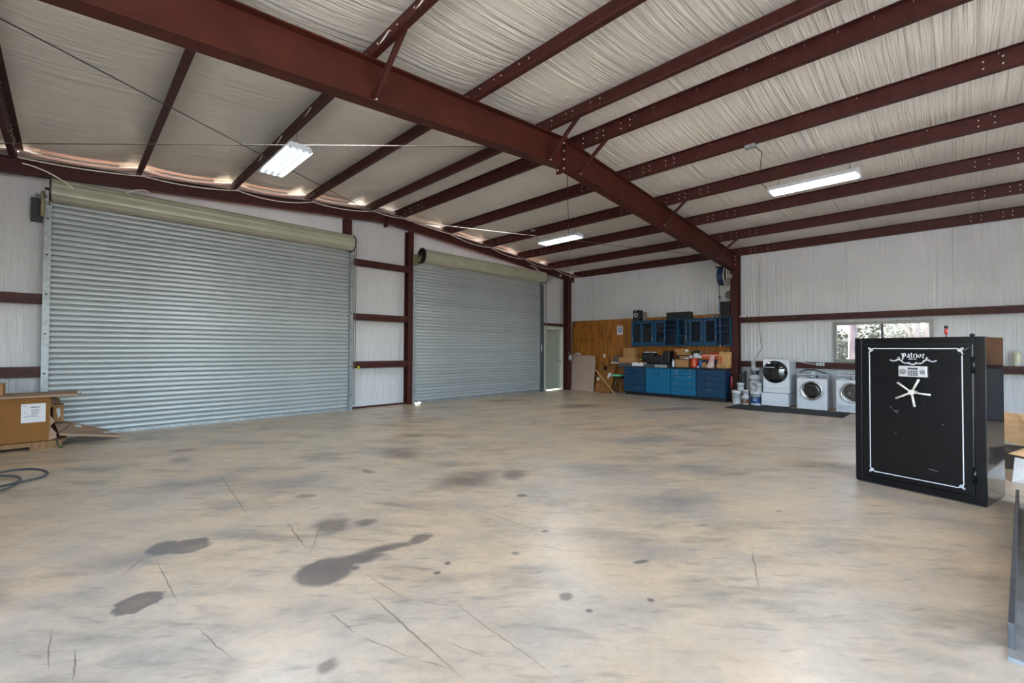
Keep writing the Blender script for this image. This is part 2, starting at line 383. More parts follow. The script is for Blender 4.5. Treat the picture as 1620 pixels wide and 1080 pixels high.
    segs = [((1.24,2.42),(1.21,1.46),.006),((1.33,2.64),(1.36,2.21),.004),((1.53,2.08),(1.50,1.17),.003),((1.23,5.95),(1.08,4.07),.006),((1.28,3.88),(1.20,3.20),.006),
            ((.44,3.75),(.45,3.02),.004),((.39,3.86),(.25,3.62),.004),((1.55,3.75),(1.16,3.07),.003),((3.47,1.04),(2.86,.82),.005),((2.55,3.09),(2.60,2.12),.004),
            ((-.03,3.22),(-.04,2.77),.003),((.05,2.91),(.04,2.62),.004),((.48,2.72),(.55,2.30),.003),((1.01,2.39),(1.02,2.1),.004),((1.02,2.1),(1.14,1.72),.003),((1.14,1.72),(1.2,1.6),.005),
            ((1.30,1.75),(1.38,1.5),.003),((1.0,3.62),(1.3,3.30),.003),((1.05,4.9),(.75,4.75),.004),((1.36,2.2),(1.5,1.95),.003)]
    lines = []
    for a, c, w in segs:
        C = ((a[0]+c[0])/2, (a[1]+c[1])/2); H = ((c[0]-a[0])/2, (c[1]-a[1])/2); ln = math.hypot(*H); V = (-H[1]/ln*w, H[0]/ln*w)
        lines.append(ell(C, H, V, .6, P2))
    col = apply(col, lines, (92, 72, 58), .72)
    L.new(col, b.inputs['Base Color'])
    rr = mrange(cloud.outputs[0], .3, .7, .295, .42); L.new(rr, b.inputs['Roughness'])
    b.inputs['Specular IOR Level'].default_value = .45
    bp = N(nt, 'ShaderNodeBump'); bp.inputs['Distance'].default_value = .008; bp.inputs['Strength'].default_value = .4
    L.new(streak.outputs[0], bp.inputs['Height']); L.new(bp.outputs[0], b.inputs['Normal'])
    return m

def plywood_material():
    m = bpy.data.materials.new('varnished_plywood'); m.use_nodes = True; nt = m.node_tree; L = nt.links; b = nt.nodes['Principled BSDF']
    tc = N(nt, 'ShaderNodeTexCoord'); mp = N(nt, 'ShaderNodeMapping'); mp.inputs['Scale'].default_value = (1, 5, .55); L.new(tc.outputs['Object'], mp.inputs[0])
    w = N(nt, 'ShaderNodeTexNoise'); w.inputs['Scale'].default_value = 2.2; w.inputs['Detail'].default_value = 8; w.inputs['Distortion'].default_value = 1.4; L.new(mp.outputs[0], w.inputs['Vector'])
    cr = N(nt, 'ShaderNodeValToRGB'); e = cr.color_ramp.elements
    e[0].position = .30; e[0].color = (*lin((96, 56, 18)), 1); e[1].position = .72; e[1].color = (*lin((164, 108, 42)), 1)
    x = e.new(.5); x.color = (*lin((142, 88, 28)), 1)
    L.new(w.outputs[0], cr.inputs[0])
    vo = N(nt, 'ShaderNodeTexVoronoi'); vo.inputs['Scale'].default_value = 3.2; mp2 = N(nt, 'ShaderNodeMapping'); mp2.inputs['Scale'].default_value = (1, 1.2, 1); L.new(tc.outputs['Object'], mp2.inputs[0]); L.new(mp2.outputs[0], vo.inputs['Vector'])
    mr = N(nt, 'ShaderNodeMapRange'); mr.inputs[1].default_value = .03; mr.inputs[2].default_value = .08; mr.inputs[3].default_value = .35; mr.inputs[4].default_value = 1; L.new(vo.outputs['Distance'], mr.inputs[0])
    mm = N(nt, 'ShaderNodeMix', data_type='RGBA', blend_type='MULTIPLY'); mm.inputs[0].default_value = 1; L.new(cr.outputs[0], mm.inputs[6]); L.new(mr.outputs[0], mm.inputs[7])
    L.new(mm.outputs[2], b.inputs['Base Color']); b.inputs['Roughness'].default_value = .45
    return m
plym = plywood_material()
slatm = mat('galvalume_slat', (154, 161, 163), rough=.30, metal=.15, var=.07, scale=2.5, stretch=(.5, 1, 4), rand=.06, spec=.5)
grassm = mat('pale_gravel_ground', (172, 168, 158), rough=.9, var=.3, scale=.5, c2=(186, 182, 172))
dirtm = mat('red_gravel', (176, 128, 100), rough=.9, var=.2, scale=2)
barkm = mat('tree_bark', (140, 126, 122), rough=.9, var=.35, scale=3, stretch=(4, 4, 1), bump=.03, bscale=8)
leafm = mat('tree_leaves', (112, 120, 104), rough=.7, var=.3, scale=1.5, c2=(150, 150, 132))

# ------------------------------------------------------------------ the building shell
b = B(); b.quad((XW-.1, YS-.1, 0), (XE+.15, YS-.1, 0), (XE+.15, YN+.12, 0), (XW-.1, YN+.12, 0))
b.box(XW-.1, XE+.15, YS-.1, YN+.12, -.2, -.002)
floor = struct(b.obj('floor', floor_material()))
g = B(); g.quad((-80, -80, -.12), (120, -80, -.12), (120, 110, -.12), (-80, 110, -.12)); struct(g.obj('outdoor_ground', grassm))
g = B(); g.box(XW-3, XE+6, YN+.2, YN+9, -.11, -.03); struct(g.obj('gravel_apron', dirtm))

# roof insulation: sagging between the purlins, one mesh
PUR = [-2.3, -.57, .83, 2.2, 3.58, 4.97, 5.74, 7.18, 8.63, 10.08, 11.55, 13.02]
def roof():
    xs = []
    stops = [XW-.12] + PUR + [XE+.12]
    bb = B(); ny = 84; rows = []
    prof = []
    for a, c in zip(stops[:-1], stops[1:]):
        for k in range(8):
            t = k/8; x = a+(c-a)*t; prof.append((x, 4*t*(1-t)*min(.055, .04*(c-a))))
    prof.append((stops[-1], 0))
    ys = [YS-.1 + (YN+.35-YS)*j/ny for j in range(ny+1)]
    vs = []
    for y in ys:
        for x, s in prof:
            w = .5+.5*math.sin(y*3.43+x*.3)
            vs.append((x, y, zraf(x)+ZP+.012-s*(.55+.45*w)))
    n = len(prof)
    fs = [(j*n+i, (j+1)*n+i, (j+1)*n+i+1, j*n+i+1) for j in range(ny) for i in range(n-1)]
    bb.add(vs, fs, True)
    struct(bb.obj('ceiling', vin_roof))
    rb = B()   # metal roofing above the insulation
    for x0, x1 in ((XW-.3, RX), (RX, XE+.3)):
        z0, z1 = zraf(x0)+ZP+.05, zraf(x1)+ZP+.05
        rb.add([(x0, YS-.3, z0), (x1, YS-.3, z1), (x1, YN+.1, z1), (x0, YN+.1, z0), (x0, YS-.3, z0+.03), (x1, YS-.3, z1+.03), (x1, YN+.1, z1+.03), (x0, YN+.1, z0+.03)],
               [(0,3,2,1),(4,5,6,7),(0,1,5,4),(1,2,6,5),(2,3,7,6),(3,0,4,7)])
    struct(rb.obj('roof_panels', galv))
roof()
def wall_n():
    bb = B(); t = .04
    def col(x0, x1, z0, hgap=.016):
        z1a, z1b = zraf(x0)+ZP-hgap, zraf(x1)+ZP-hgap
        n = max(1, int((x1-x0)/.5))
        bb.add([(x0, YN, z0), (x1, YN, z0), (x1, YN, z1b), (x0, YN, z1a), (x0, YN+t, z0), (x1, YN+t, z0), (x1, YN+t, z1b), (x0, YN+t, z1a)],
               [(0,1,2,3),(5,4,7,6),(0,4,5,1),(1,5,6,2),(2,6,7,3),(3,7,4,0)])
    col(XW-.1, -.20, 0); col(-.20, 4.53, 3.62); col(4.53, RX, .0); col(RX, 6.25, .0); col(6.25, 11.13, 3.62); col(11.13, 12.40, 2.17); col(12.39, XE+.1, 0); col(11.13, 11.33, 0)
    struct(bb.obj('wall_north', vin_wallN))
wall_n()
def wall_e():
    WY0, WY1, WZ0, WZ1 = .36, 2.07, 1.17, 2.06
    bb = B()
    def seg(y0, y1, z0, z1): bb.box(XE, XE+.05, y0, y1, z0, z1)
    zt = zraf(XE)+ZP-.01
    seg(YS-.1, WY0, 0, zt); seg(WY1, YN+.1, 0, zt); seg(WY0, WY1, 0, WZ0); seg(WY0, WY1, WZ1, zt)
    we = struct(bb.obj('wall_east', vin_wallE))
    # plywood sheets on the girts
    ys = [10.0 - 1.22*k for k in range(5)] + [4.42]
    ys = [9.92, 8.72, 7.50, 6.28, 5.06, 4.43]
    for a, c in zip(ys[:-1], ys[1:]):
        B().box(13.055, 13.07, c+.0015, a-.0015, .0, 2.425).obj('plywood_sheet', plym, we)
    ml = mat('plywood_knots', (52, 24, 10), rough=.5)
    kb = B()
    for zz, yy in [(2.24, 9.9), (2.24, 9.76), (2.24, 9.49), (2.24, 9.37), (2.24, 9.1), (2.24, 8.99), (2.39, 9.66), (2.39, 9.5), (2.39, 9.3), (2.39, 9.1), (1.74, 9.85), (1.74, 9.72), (1.74, 9.55), (1.74, 9.42), (1.74, 9.3), (1.74, 9.14), (1.74, 9.02), (1.74, 8.92)]:
        kb.ball((13.054, yy, zz), .02, (.05, 1, 1.3), 8, 4)
    k = kb.obj('knots', ml, we); k['kind'] = 'stuff'
    # window
    w = struct(bpy.data.objects.new('window_1', None)); COL.objects.link(w); w.location = (XE, 1.21, WZ0)
    fb = B(); d0, d1 = XE-.05, XE+.04
    fb.box(d0, d1, WY0-.03, WY0+.035, WZ0-.03, WZ1+.03); fb.box(d0, d1, WY1-.035, WY1+.03, WZ0-.03, WZ1+.03)
    fb.box(d0, d1, WY0+.035, WY1-.035, WZ0-.03, WZ0+.03); fb.box(d0, d1, WY0+.035, WY1-.035, WZ1-.045, WZ1+.03)
    fb.obj('window_frame', alum, w, bevel=.004)
    B().box(XE-.02, XE+.02, 1.165, 1.205, WZ0+.03, WZ1-.045).obj('mullion', mat('dark_mullion', (62, 62, 60), rough=.5), w)
    B().box(XE+.004, XE+.008, WY0+.035, 1.165, WZ0+.03, WZ1-.045).obj('pane', winglass, w)
    B().box(XE-.010, XE-.006, 1.205, WY1-.035, WZ0+.03, WZ1-.045).obj('pane', winglass, w)
    B().box(XE-.075, XE-.05, WY0-.02, WY1+.02, WZ0-.045, WZ0-.03).obj('sill', alum, w)
wall_e()
def walls_back():
    bb = B(); y0, y1, h = WEST_OPEN; zt = zraf(XW)+ZP
    bb.box(XW-.05, XW, YS-.1, y0, 0, zt); bb.box(XW-.05, XW, y1, YN+.1, 0, zt); bb.box(XW-.05, XW, y0, y1, h, zt)
    struct(bb.obj('wall_west', vin_plain))
    bb = B(); x0, x1, h = SOUTH_OPEN
    def col(a, c, z0):
        bb.add([(a, YS, z0), (c, YS, z0), (c, YS, zraf(c)+ZP+.02), (a, YS, zraf(a)+ZP+.02), (a, YS-.05, z0), (c, YS-.05, z0), (c, YS-.05, zraf(c)+ZP+.02), (a, YS-.05, zraf(a)+ZP+.02)],
               [(0,3,2,1),(4,5,6,7),(0,1,5,4),(1,2,6,5),(2,3,7,6),(3,0,4,7)])
    col(XW-.1, x0, 0); col(x0, RX, h); col(RX, x1, h); col(x1, XE+.1, 0)
    struct(bb.obj('wall_south', vin_plain))
walls_back()

# ------------------------------------------------------------------ steel frame
def rafter_prof_obj(name, parts_parent, x0, x1, y, depth, fw, m, ztop=zraf, tw=.012):
    """I-section rafter between x0 and x1 along one slope: web and two flanges"""
    z0, z1 = ztop(x0), ztop(x1)
    web = B().add([(x0, y-tw/2, z0-depth), (x1, y-tw/2, z1-depth), (x1, y-tw/2, z1), (x0, y-tw/2, z0), (x0, y+tw/2, z0-depth), (x1, y+tw/2, z1-depth), (x1, y+tw/2, z1), (x0, y+tw/2, z0)],
                  [(0,1,2,3),(5,4,7,6),(0,4,5,1),(1,5,6,2),(2,6,7,3),(3,7,4,0)])
    web.obj('web', m, parts_parent)
    for nm, dz in (('top_flange', 0), ('bottom_flange', -depth)):
        t = .014
        fb = B().add([(x0, y-fw/2, z0+dz-t), (x1, y-fw/2, z1+dz-t), (x1, y+fw/2, z1+dz-t), (x0, y+fw/2, z0+dz-t), (x0, y-fw/2, z0+dz), (x1, y-fw/2, z1+dz), (x1, y+fw/2, z1+dz), (x0, y+fw/2, z0+dz)],
                     [(0,3,2,1),(4,5,6,7),(0,1,5,4),(1,2,6,5),(2,3,7,6),(3,0,4,7)])
        fb.obj(nm, m, parts_parent)
YM = 4.27
def mid_frame():
    for nm, x0, x1, lab in (('west', XW+.15, RX, 'deep rust-red steel rafter crossing the ceiling from upper left to the ridge splice'),
                            ('east', RX, 12.86, 'rust-brown steel rafter from the ridge splice down to the column beside the hose reel')):
        t = thing('steel_rafter', lab, 'beam', ((x0+x1)/2, YM, zraf((x0+x1)/2)), 0, 'main frame rafters')
        rafter_prof_obj('rafter', t, x0, x1, YM, .43, .17, steel_warm)
        sgn = -1 if nm == 'west' else 1
        B().box(RX+sgn*.002, RX+sgn*.016, YM-.10, YM+.10, zraf(RX)-.52, zraf(RX)+.01).obj('splice_plate', steel_warm, t)
        bb = B()
        for dz in (.08, .2, .33, .47):
            for dy in (-.06, .06): bb.cyl((RX+sgn*.016, YM+dy, zraf(RX)-dz), (RX+sgn*.035, YM+dy, zraf(RX)-dz), .014, n=6)
        bb.obj('bolts', bolt_m, t)['kind'] = 'stuff'
    for xx in (4.9, 8.2):
        pass
    # column at the east wall
    t = thing('steel_column', 'rust-red steel wall column between blue cabinets and laundry machines', 'column', (12.97, YM, 0))
    B().box(12.86, 12.874, YM-.095, YM+.095, 0, 4.0).obj('inner_flange', steel, t)
    B().box(13.10, 13.114, YM-.095, YM+.095, 0, 4.1).obj('outer_flange', steel, t)
    B().box(12.874, 13.10, YM-.006, YM+.006, 0, 4.1).obj('web', steel, t)
    B().box(12.83, 12.85, YM-.10, YM+.10, 3.50, 4.03).obj('connection_plate', steel_warm, t)
    bb = B()
    for z in (3.60, 3.72, 3.86, 3.96):
        bb.cyl((12.845, YM-.055, z), (12.80, YM-.055, z), .013, n=6); bb.cyl((12.845, YM+.055, z), (12.80, YM+.055, z), .013, n=6)
    bb.obj('bolts', bolt_m, t)['kind'] = 'stuff'
    B().box(12.80, 13.16, YM-.13, YM+.13, 0, .016).obj('base_plate', steel, t)
mid_frame()
def end_frame():
    y = 9.62
    for nm, x0, x1, lab in (('w', XW+.1, RX, 'dark rust-red end rafter above the wide roll-up door'), ('e', RX, 12.75, 'dark rust-red end rafter above the second roll-up door and corner')):
        t = thing('end_rafter', lab, 'beam', ((x0+x1)/2, y, zraf((x0+x1)/2)), 0, 'door wall rafters')
        rafter_prof_obj('r', t, x0, x1, y, .22, .12, steel)
        sgn = -1 if nm == 'w' else 1
        B().box(RX+sgn*.002, RX+sgn*.014, y-.08, y+.08, zraf(RX)-.33, zraf(RX)).obj('splice_plate', steel, t)
    B().box(12.0, 12.0, y, y, 0, 0)
    lb = thing('white_tag', 'small white tag stuck on end rafter near the corner column', 'tag', (12.0, y-.066, zraf(12.0)-.13))
    B().box(11.93, 12.03, y-.010, y-.006, zraf(12)-.17, zraf(12)-.10).obj('tag_plate', paper, lb)
    for x0, x1, ztop, y0, y1, lab in ((6.05, 6.20, zraf(6.1)-.2, 9.735, 9.92, 'rust-red steel post left of the second roll-up door, floor to rafter'),
                               (4.42, 4.60, zraf(4.5)-.2, 9.82, 9.92, 'rust-red post stub showing above the right end of the wide roll-up door'),
                               (12.33, 12.52, zraf(12.4)-.2, 9.55, 9.76, 'rust-red corner post right of the walk door')):
        z0 = 0 if x0 != 4.42 else 3.60
        t = thing('steel_post', lab, 'post', ((x0+x1)/2, (y0+y1)/2, z0), 0, 'door wall posts')
        B().box(x0, x1, y0, y0+.008, z0, ztop).obj('front_flange', steel, t)
        B().box(x0, x1, y1-.008, y1, z0, ztop).obj('rear_flange', steel, t)
        B().box((x0+x1)/2-.004, (x0+x1)/2+.004, y0+.008, y1-.008, z0, ztop).obj('web', steel, t)
end_frame()

ordinal = ['first', 'second', 'third', 'fourth', 'fifth', 'sixth', 'seventh']
def purlins():
    y0, y1 = YS+.05, YN-.02
    for i, x in enumerate(PUR):
        right = x > RX; s = 1 if right else -1
        zb = zraf(x); zt = zb+ZP
        if i == len(PUR)-1: lab = 'rust-red eave strut running along the top of the laundry wall'
        elif right: lab = '%s roof purlin east of the ridge splice, counted from the ridge' % ordinal[i-6]
        else:
            k = 5-i
            lab = ['first', 'second', 'third', 'fourth', 'fifth', 'sixth'][k] + ' roof purlin west of the ridge splice, counted from the ridge'
        t = thing('roof_purlin' if i < len(PUR)-1 else 'eave_strut', lab, 'beam', (x, (y0+y1)/2, zb), 0, 'roof purlins')
        tk = .004
        # Z section: lower flange points down-slope, upper flange up-slope
        poly = [(x, y0, zb), (x+s*.065, y0, zb), (x+s*.072, y0, zb+.02), (x+s*.068, y0, zb+.02), (x+s*.062, y0, zb+tk), (x+s*tk, y0, zb+tk), (x+s*tk, y0, zt), (x-s*.065, y0, zt), (x-s*.065, y0, zt-tk), (x, y0, zt-tk)]
        if s < 0: poly = poly[::-1]
        B().prism(poly, (0, y1-y0, 0)).obj('beam', steel, t)
        # bolts of the lap joints over each frame
        bb = B(); xe = x-s*.001
        for fy in (YM, -1.2, 9.62):
            for off in (-.95, -.80, -.50, -.38, -.12, .12, .38, .50, .80, .95) if fy != 9.62 else (-.95, -.8, -.5, -.42, -.2):
                for dz in (.06, .14):
                    for sd_ in (-1, 1):
                        bb.cyl((x, fy+off, zb+dz), (x+sd_*.012, fy+off, zb+dz), .0095, n=6)
        if i in (1, 6, 7, 8):
            st_ = {1: .15, 6: .30, 7: .62, 8: .62}[i]; ny_ = int(11/st_); sx_ = -s if i != 1 else 1
            for k in range(ny_):
                yy = YN-.4-st_*k; bb.box(x-s*.003-.002, x-s*.003+.002, yy, yy+.006, zt-.028, zt-.008)
        q = bb.obj('bolts', bolt_m, t); q['kind'] = 'stuff'
purlins()
def braces():
    L_ = [(2.2, 2.02, 'flange brace from the wide rafter to the purlin near the upper left'),
          (5.74, 5.35, 'flange brace just left of the ridge splice'), (5.80, 5.50, 'flange brace just right of the ridge splice'),
          (8.63, 8.55, 'flange brace halfway down the eastern rafter'), (11.55, 11.45, 'flange brace nearest the wall column')]
    L_ = [(2.22, 2.22), (5.00, 5.02), (5.78, 5.76), (8.63, 8.65), (11.55, 11.55)]
    labs = ['rust-red angle brace on rafter nearest the upper left corner', 'rust-red angle brace just left of the ridge splice', 'rust-red angle brace just right of the ridge splice',
            'rust-red angle brace halfway between ridge splice and wall column', 'rust-red angle brace nearest the wall column']
    for (xp, xr), lab in zip(L_, labs):
        a = (xr, YM-.02, zraf(xr)-.40); c = (xp, YM-.62, zraf(xp)+.06)
        t = thing('flange_brace', lab, 'brace', a, 0, 'flange braces')
        B().bar(a, c, .045, .006).obj('angle_leg', steel, t)
        B().bar((a[0]-.02, a[1], a[2]+.02), (c[0]-.02, c[1], c[2]+.02), .006, .045).obj('angle_web', steel, t)
        B().cyl((a[0], a[1]-.05, a[2]-.004), (a[0], a[1]+.0, a[2]+.0), .01, n=6).obj('bolt', bolt_m, t)
braces()
def rods():
    def P(x, y): return (x, y, zraf(x)-.13)
    R_ = [((-1.9, YM+.02), (5.2, 9.56), 'thin steel brace rod crossing the upper left ceiling downward to the ridge'),
          ((-1.8, 9.5), (5.25, YM+.03), 'thin steel brace rod running nearly level behind the left hanging light'),
          ((5.5, YM+.03), (12.45, 9.55), 'thin steel brace rod from the ridge splice to the far corner'),
          ((5.45, 9.56), (12.7, YM+.06), 'thin steel brace rod from end wall ridge toward the wall column')]
    for a, c, lab in R_:
        single(B().tube([P(*a), P(*c)], .006, 6), 'brace_rod', wire_d, lab, 'rod', P(*a), 'roof brace rods')
rods()
def girts():
    def girt_x(x0, x1, z, lab, y0=9.75, y1=9.93):
        t = thing('wall_girt', lab, 'girt', ((x0+x1)/2, y0, z), 0, 'door wall girts')
        # Z girt: wide horizontal web, inner flange hangs down
        B().box(x0, x1, y0, y1, z-.003, z+.003).obj('web', steel, t)
        B().box(x0, x1, y0-.004, y0, z-.072, z+.003).obj('inner_flange', steel, t)
        B().box(x0, x1, y0+.03, y0+.034, z-.15, z-.003).obj('recessed_web', steel, t)
        B().box(x0, x1, y0+.004, y0+.034, z-.154, z-.150).obj('lip', steel, t)
    for z, n in ((2.2, 'upper'), (1.1, 'lower')):
        girt_x(XW, -.27, z+.0, n+' rust-red girt left of the wide roll-up door')
    for z, n in ((3.47, 'topmost'), (2.21, 'middle'), (1.10, 'lowest')):
        girt_x(4.62, 6.08, z, n+' rust-red girt on the wall between the two roll-up doors')
    def girt_y(y0, y1, z, lab):
        t = thing('wall_girt', lab, 'girt', (13.07, (y0+y1)/2, z), 0, 'laundry wall girts')
        B().box(13.07, 13.26, y0, y1, z-.003, z+.003).obj('web', steel, t)
        B().box(13.066, 13.07, y0, y1, z-.072, z+.003).obj('inner_flange', steel, t)
        B().box(13.10, 13.104, y0, y1, z-.145, z-.003).obj('recessed_web', steel, t)
        B().box(13.075, 13.104, y0, y1, z-.149, z-.145).obj('lip', steel, t)
        bb = B()
        for yy in (3.95, 3.85, 2.9): bb.cyl((13.066, yy, z-.045), (13.055, yy, z-.045), .009, n=6)
        bb.obj('bolts', bolt_m, t)['kind'] = 'stuff'
    girt_y(YS, YM-.1, 2.30, 'long rust-red wall girt above the window')
    girt_y(YS, YM-.1, 1.105, 'long rust-red wall girt below the window behind the laundry machines')
    # header over the walk door
    t = thing('door_header', 'dark rust-red header channel above the grey walk door', 'girt', (11.85, 9.75, 2.24))
    B().box(11.25, 12.34, 9.74, 9.92, 2.24, 2.246).obj('web', steel, t); B().box(11.25, 12.34, 9.735, 9.74, 2.205, 2.29).obj('inner_flange', steel, t)
girts()
def base_channel():
    t = struct(B().box(4.6, 6.08, 9.90, 9.94, 0, .04).obj('baseboard_north', steel))
base_channel()
# insulation edges hanging along the door wall
def flaps():
    for k, (dz, dy) in enumerate(((.0, .0), (-.085, .05))):
        b_ = B()
        for a, c in zip(PUR[:-1], PUR[1:]):
            n = 10; vs = []
            for i in range(n+1):
                t_ = i/n; x = a+.02+(c-a-.04)*t_; sag = 4*t_*(1-t_)*(.055 if c-a > 1 else .02)
                z = zraf(x)+ZP-.02-sag+dz
                vs += [(x, 9.80+dy-k*.03, z), (x, 9.83+dy-k*.03, z-.045), (x, 9.86+dy-k*.03, z-.03)]
            fs = []
            for i in range(n):
                for q in range(2): fs.append((i*3+q, (i+1)*3+q, (i+1)*3+q+1, i*3+q+1))
            b_.add(vs, fs, True)
        struct(b_.obj('trim_%d' % (k+1), vin_flap))
flaps()

# ------------------------------------------------------------------ roll-up doors
def roll_door(x0, x1, hx0, hx1, lab, rail_l, rail_r, chain_x, nslat=43):
    yc = 9.80; t = thing('roll_up_door', lab, 'door', ((x0+x1)/2, yc, 0))
    p = .0835
    # one corrugated slat: flat crown with a narrow groove
    pr = [(.004, 0), (-.006, .003), (-.014, .010), (-.0185, .026), (-.0185, .050), (-.014, .068), (-.006, .078), (.004, .0835)]
    vs = [(x0-0, yc+d, z) for d, z in pr] + [(x1, yc+d, z) for d, z in pr]
    n = len(pr)
    loc = Vector(t.location)
    me = bpy.data.meshes.new('slat'); me.from_pydata([(v[0]-loc.x, v[1]-loc.y, v[2]) for v in vs], [], [(i+1, i, n+i, n+i+1) for i in range(n-1)]); me.update()
    me.polygons.foreach_set('use_smooth', [True]*len(me.polygons)); me.materials.append(slatm)
    zb = .055
    for k in range(nslat):
        o = bpy.data.objects.new('slat', me); COL.objects.link(o); o.parent = t; o.location = (0, 0, zb+k*p)
    B().box(x0+.01+(0 if x0 < 5 else .22), x1-.01, yc-.022, yc+.016, -.001, .055).obj('bottom_bar', galv, t)
    if x0 > 5: B().box(x0+.01, x0+.23, yc-.022, yc+.016, .026, .055).obj('bottom_bar', galv, t)
    zc, yh, r = 3.77, 9.60, .165
    hb = B(); ns = 14
    pts = []
    # faceted hood, open toward the wall, ribbed
    prof = []
    for i in range(ns+1):
        a = R(-70) + R(320)*i/ns; rr = r*(1+(.03 if i % 2 else 0)); prof.append((yh - rr*math.cos(a-R(90)+R(90)), zc + rr*math.sin(a)))
    prof = [(yh - r*(1.0+(.07 if i % 2 else 0))*math.cos(R(-100)+R(290)*i/22), zc + r*(1.0+(.07 if i % 2 else 0))*math.sin(R(-100)+R(290)*i/22)) for i in range(23)]
    m_ = len(prof)
    hb.add([(hx0, y, z) for y, z in prof] + [(hx1, y, z) for y, z in prof], [(i, i+1, m_+i+1, m_+i) for i in range(m_-1)])
    hb.obj('hood', hoodm, t)
    for xx, sg in ((hx0, -1), (hx1, 1)):
        e = B(); n2 = 20
        e.prism([(xx, yh+.185*math.cos(2*math.pi*i/n2), zc+.185*math.sin(2*math.pi*i/n2)) for i in range(n2)], (sg*.02, 0, 0))
        e.obj('end_disc', black, t, bevel=0)
        B().cyl((xx+sg*.02, yh, zc), (xx+sg*.07, yh, zc), .02, n=10).obj('axle', black, t)
        B().box(min(xx+sg*.02, xx+sg*.03), max(xx+sg*.02, xx+sg*.03), yh+.02, 9.86, zc-.2, zc+.05).obj('bracket_plate', mat('bracket_steel', (120, 120, 100), rough=.45, metal=.4), t)
    for (a, c), mm in ((rail_l, galv), (rail_r, galv if x0 < 5 else mat('dark_rail', (70, 76, 82), rough=.5))):
        B().box(a, c, 9.715, 9.725, .0, 3.55).obj('guide_rail', mm, t)
        B().box(a if a < (x0+x1)/2 and False else (c if a < (x0+x1)/2 else a-.006), c+.006 if a < (x0+x1)/2 else a, 9.72, 9.958, 0, 3.62).obj('guide_rail_lip', mm, t)
        h = B()
        for z in (.35, 1.0, 1.6, 2.2, 2.8, 3.35): h.box((a+c)/2-.014, (a+c)/2+.014, 9.711, 9.716, z-.01, z+.01)
        h.obj('slots', black, t)['kind'] = 'stuff'
    # chain hoist
    cb = B(); zt = zc-.05
    zlow = .18
    pts = [(chain_x-.018, 9.56, zt)] + [(chain_x-.018+.002*math.sin(k), 9.56, zt-(zt-zlow)*k/10) for k in range(1, 11)]
    pts += [(chain_x, 9.56, zlow-.03), (chain_x+.018, 9.56, zlow+.02)] + [(chain_x+.022+.004*math.sin(k*2), 9.56, zlow+(zt-zlow)*k/10) for k in range(1, 11)]
    cb.tube(pts, .0065, 5); cb.obj('pull_chain', mat('chain_steel', (96, 92, 88), rough=.4, metal=.6), t)
    return t
d1 = roll_door(-.20, 4.53, -.20, 4.50, 'wide grey roll-up door with cream hood, nearest on the left', (-.275, -.20), (4.53, 4.60), 4.56)
B().box(-.42, -.30, 9.80, 9.86, 3.30, 3.66).obj('motor_plate', black, d1); B().cyl((-.29, 9.66, 3.36), (-.29, 9.66, 3.74), .022, n=8).obj('tension_bracket', mat('rusty_pipe', (150, 140, 112), rough=.5, metal=.3), d1)
B().box(-.37, -.25, 9.70, 9.80, 3.68, 3.71).obj('bracket_arm', galv, d1)
d2 = roll_door(6.25, 11.13, 6.36, 11.10, 'second grey roll-up door with cream hood, beside the walk door', (6.18, 6.25), (11.13, 11.24), 11.18)
B().cyl((4.64, 9.56, .97), (4.68, 9.54, .97), .036, n=12).obj('yellow_hand_wheel', yellow, d1)['label'] = 'yellow plastic chain keeper'
B().box(11.10, 11.12, 9.69, 9.71, 1.34, 1.56).obj('lock_tag', paper, d2)
def bar_brackets():
    B().box(6.10, 6.24, 9.60, 9.62, 3.50, 3.78).obj('bracket_arm', mat('olive_bracket', (104, 104, 76), rough=.5, metal=.2), d2)
    B().bar((6.14, 9.60, 3.52), (6.34, 9.60, 3.74), .03, .05).obj('bracket_strut', MATS['olive_bracket'], d2)
    c = B()
    for i in range(16):
        a = 2*math.pi*i/16; c.box(-.012, .012, -.012, .012, -.02, .02, Matrix.Translation((6.35, 9.6+.19*math.cos(a), 3.77+.19*math.sin(a))))
    c.obj('chain_wheel', black, d2)
bar_brackets()
# walk door
def walk_door():
    w = struct(bpy.data.objects.new('door_1', None)); COL.objects.link(w); w.location = (11.85, 9.85, 0)
    cream = mat('cream_door_paint', (186, 190, 174), rough=.4, var=.05, scale=5)
    f = B(); f.box(11.32, 11.44, 9.76, 9.96, .0, 2.18); f.box(12.30, 12.40, 9.76, 9.95, 0, 2.18); f.box(11.44, 12.30, 9.76, 9.95, 2.08, 2.18)
    f.obj('door_frame', cream, w, bevel=.004)
    B().box(11.44, 12.30, 9.90, 9.94, .02, 2.08).obj('door_leaf', mat('grey_door_leaf', (146, 152, 142), rough=.42, var=.05), w)
    k = B().cyl((12.24, 9.90, 1.0), (12.24, 9.84, 1.0), .012, n=10); k.ball((12.24, 9.83, 1.0), .03, n=10, m=6); k.obj('door_knob', chrome, w)
    h = B()
    for z in (.3, 1.05, 1.8): h.cyl((11.45, 9.895, z-.05), (11.45, 9.895, z+.05), .009, n=8)
    h.obj('hinges', chrome, w)['kind'] = 'stuff'
walk_door()
def small_wall_bits():
    # plastic bags hung on the corner post
    b_ = B(); b_.ball((12.40, 9.50, 1.12), .09, (1, .6, 1.1), 10, 7, .12); b_.tube([(12.38, 9.53, 1.2), (12.36, 9.54, 1.3)], .008)
    single(b_, 'plastic_bag', mat('clear_plastic', (150, 154, 158), rough=.3, var=.15), 'small crumpled plastic bag hung on the corner post beside the walk door', 'bag', (12.40, 9.54, 1.0))
    s = B().box(4.9, 5.0, 9.93, 9.95, 0, .1)
small_wall_bits()

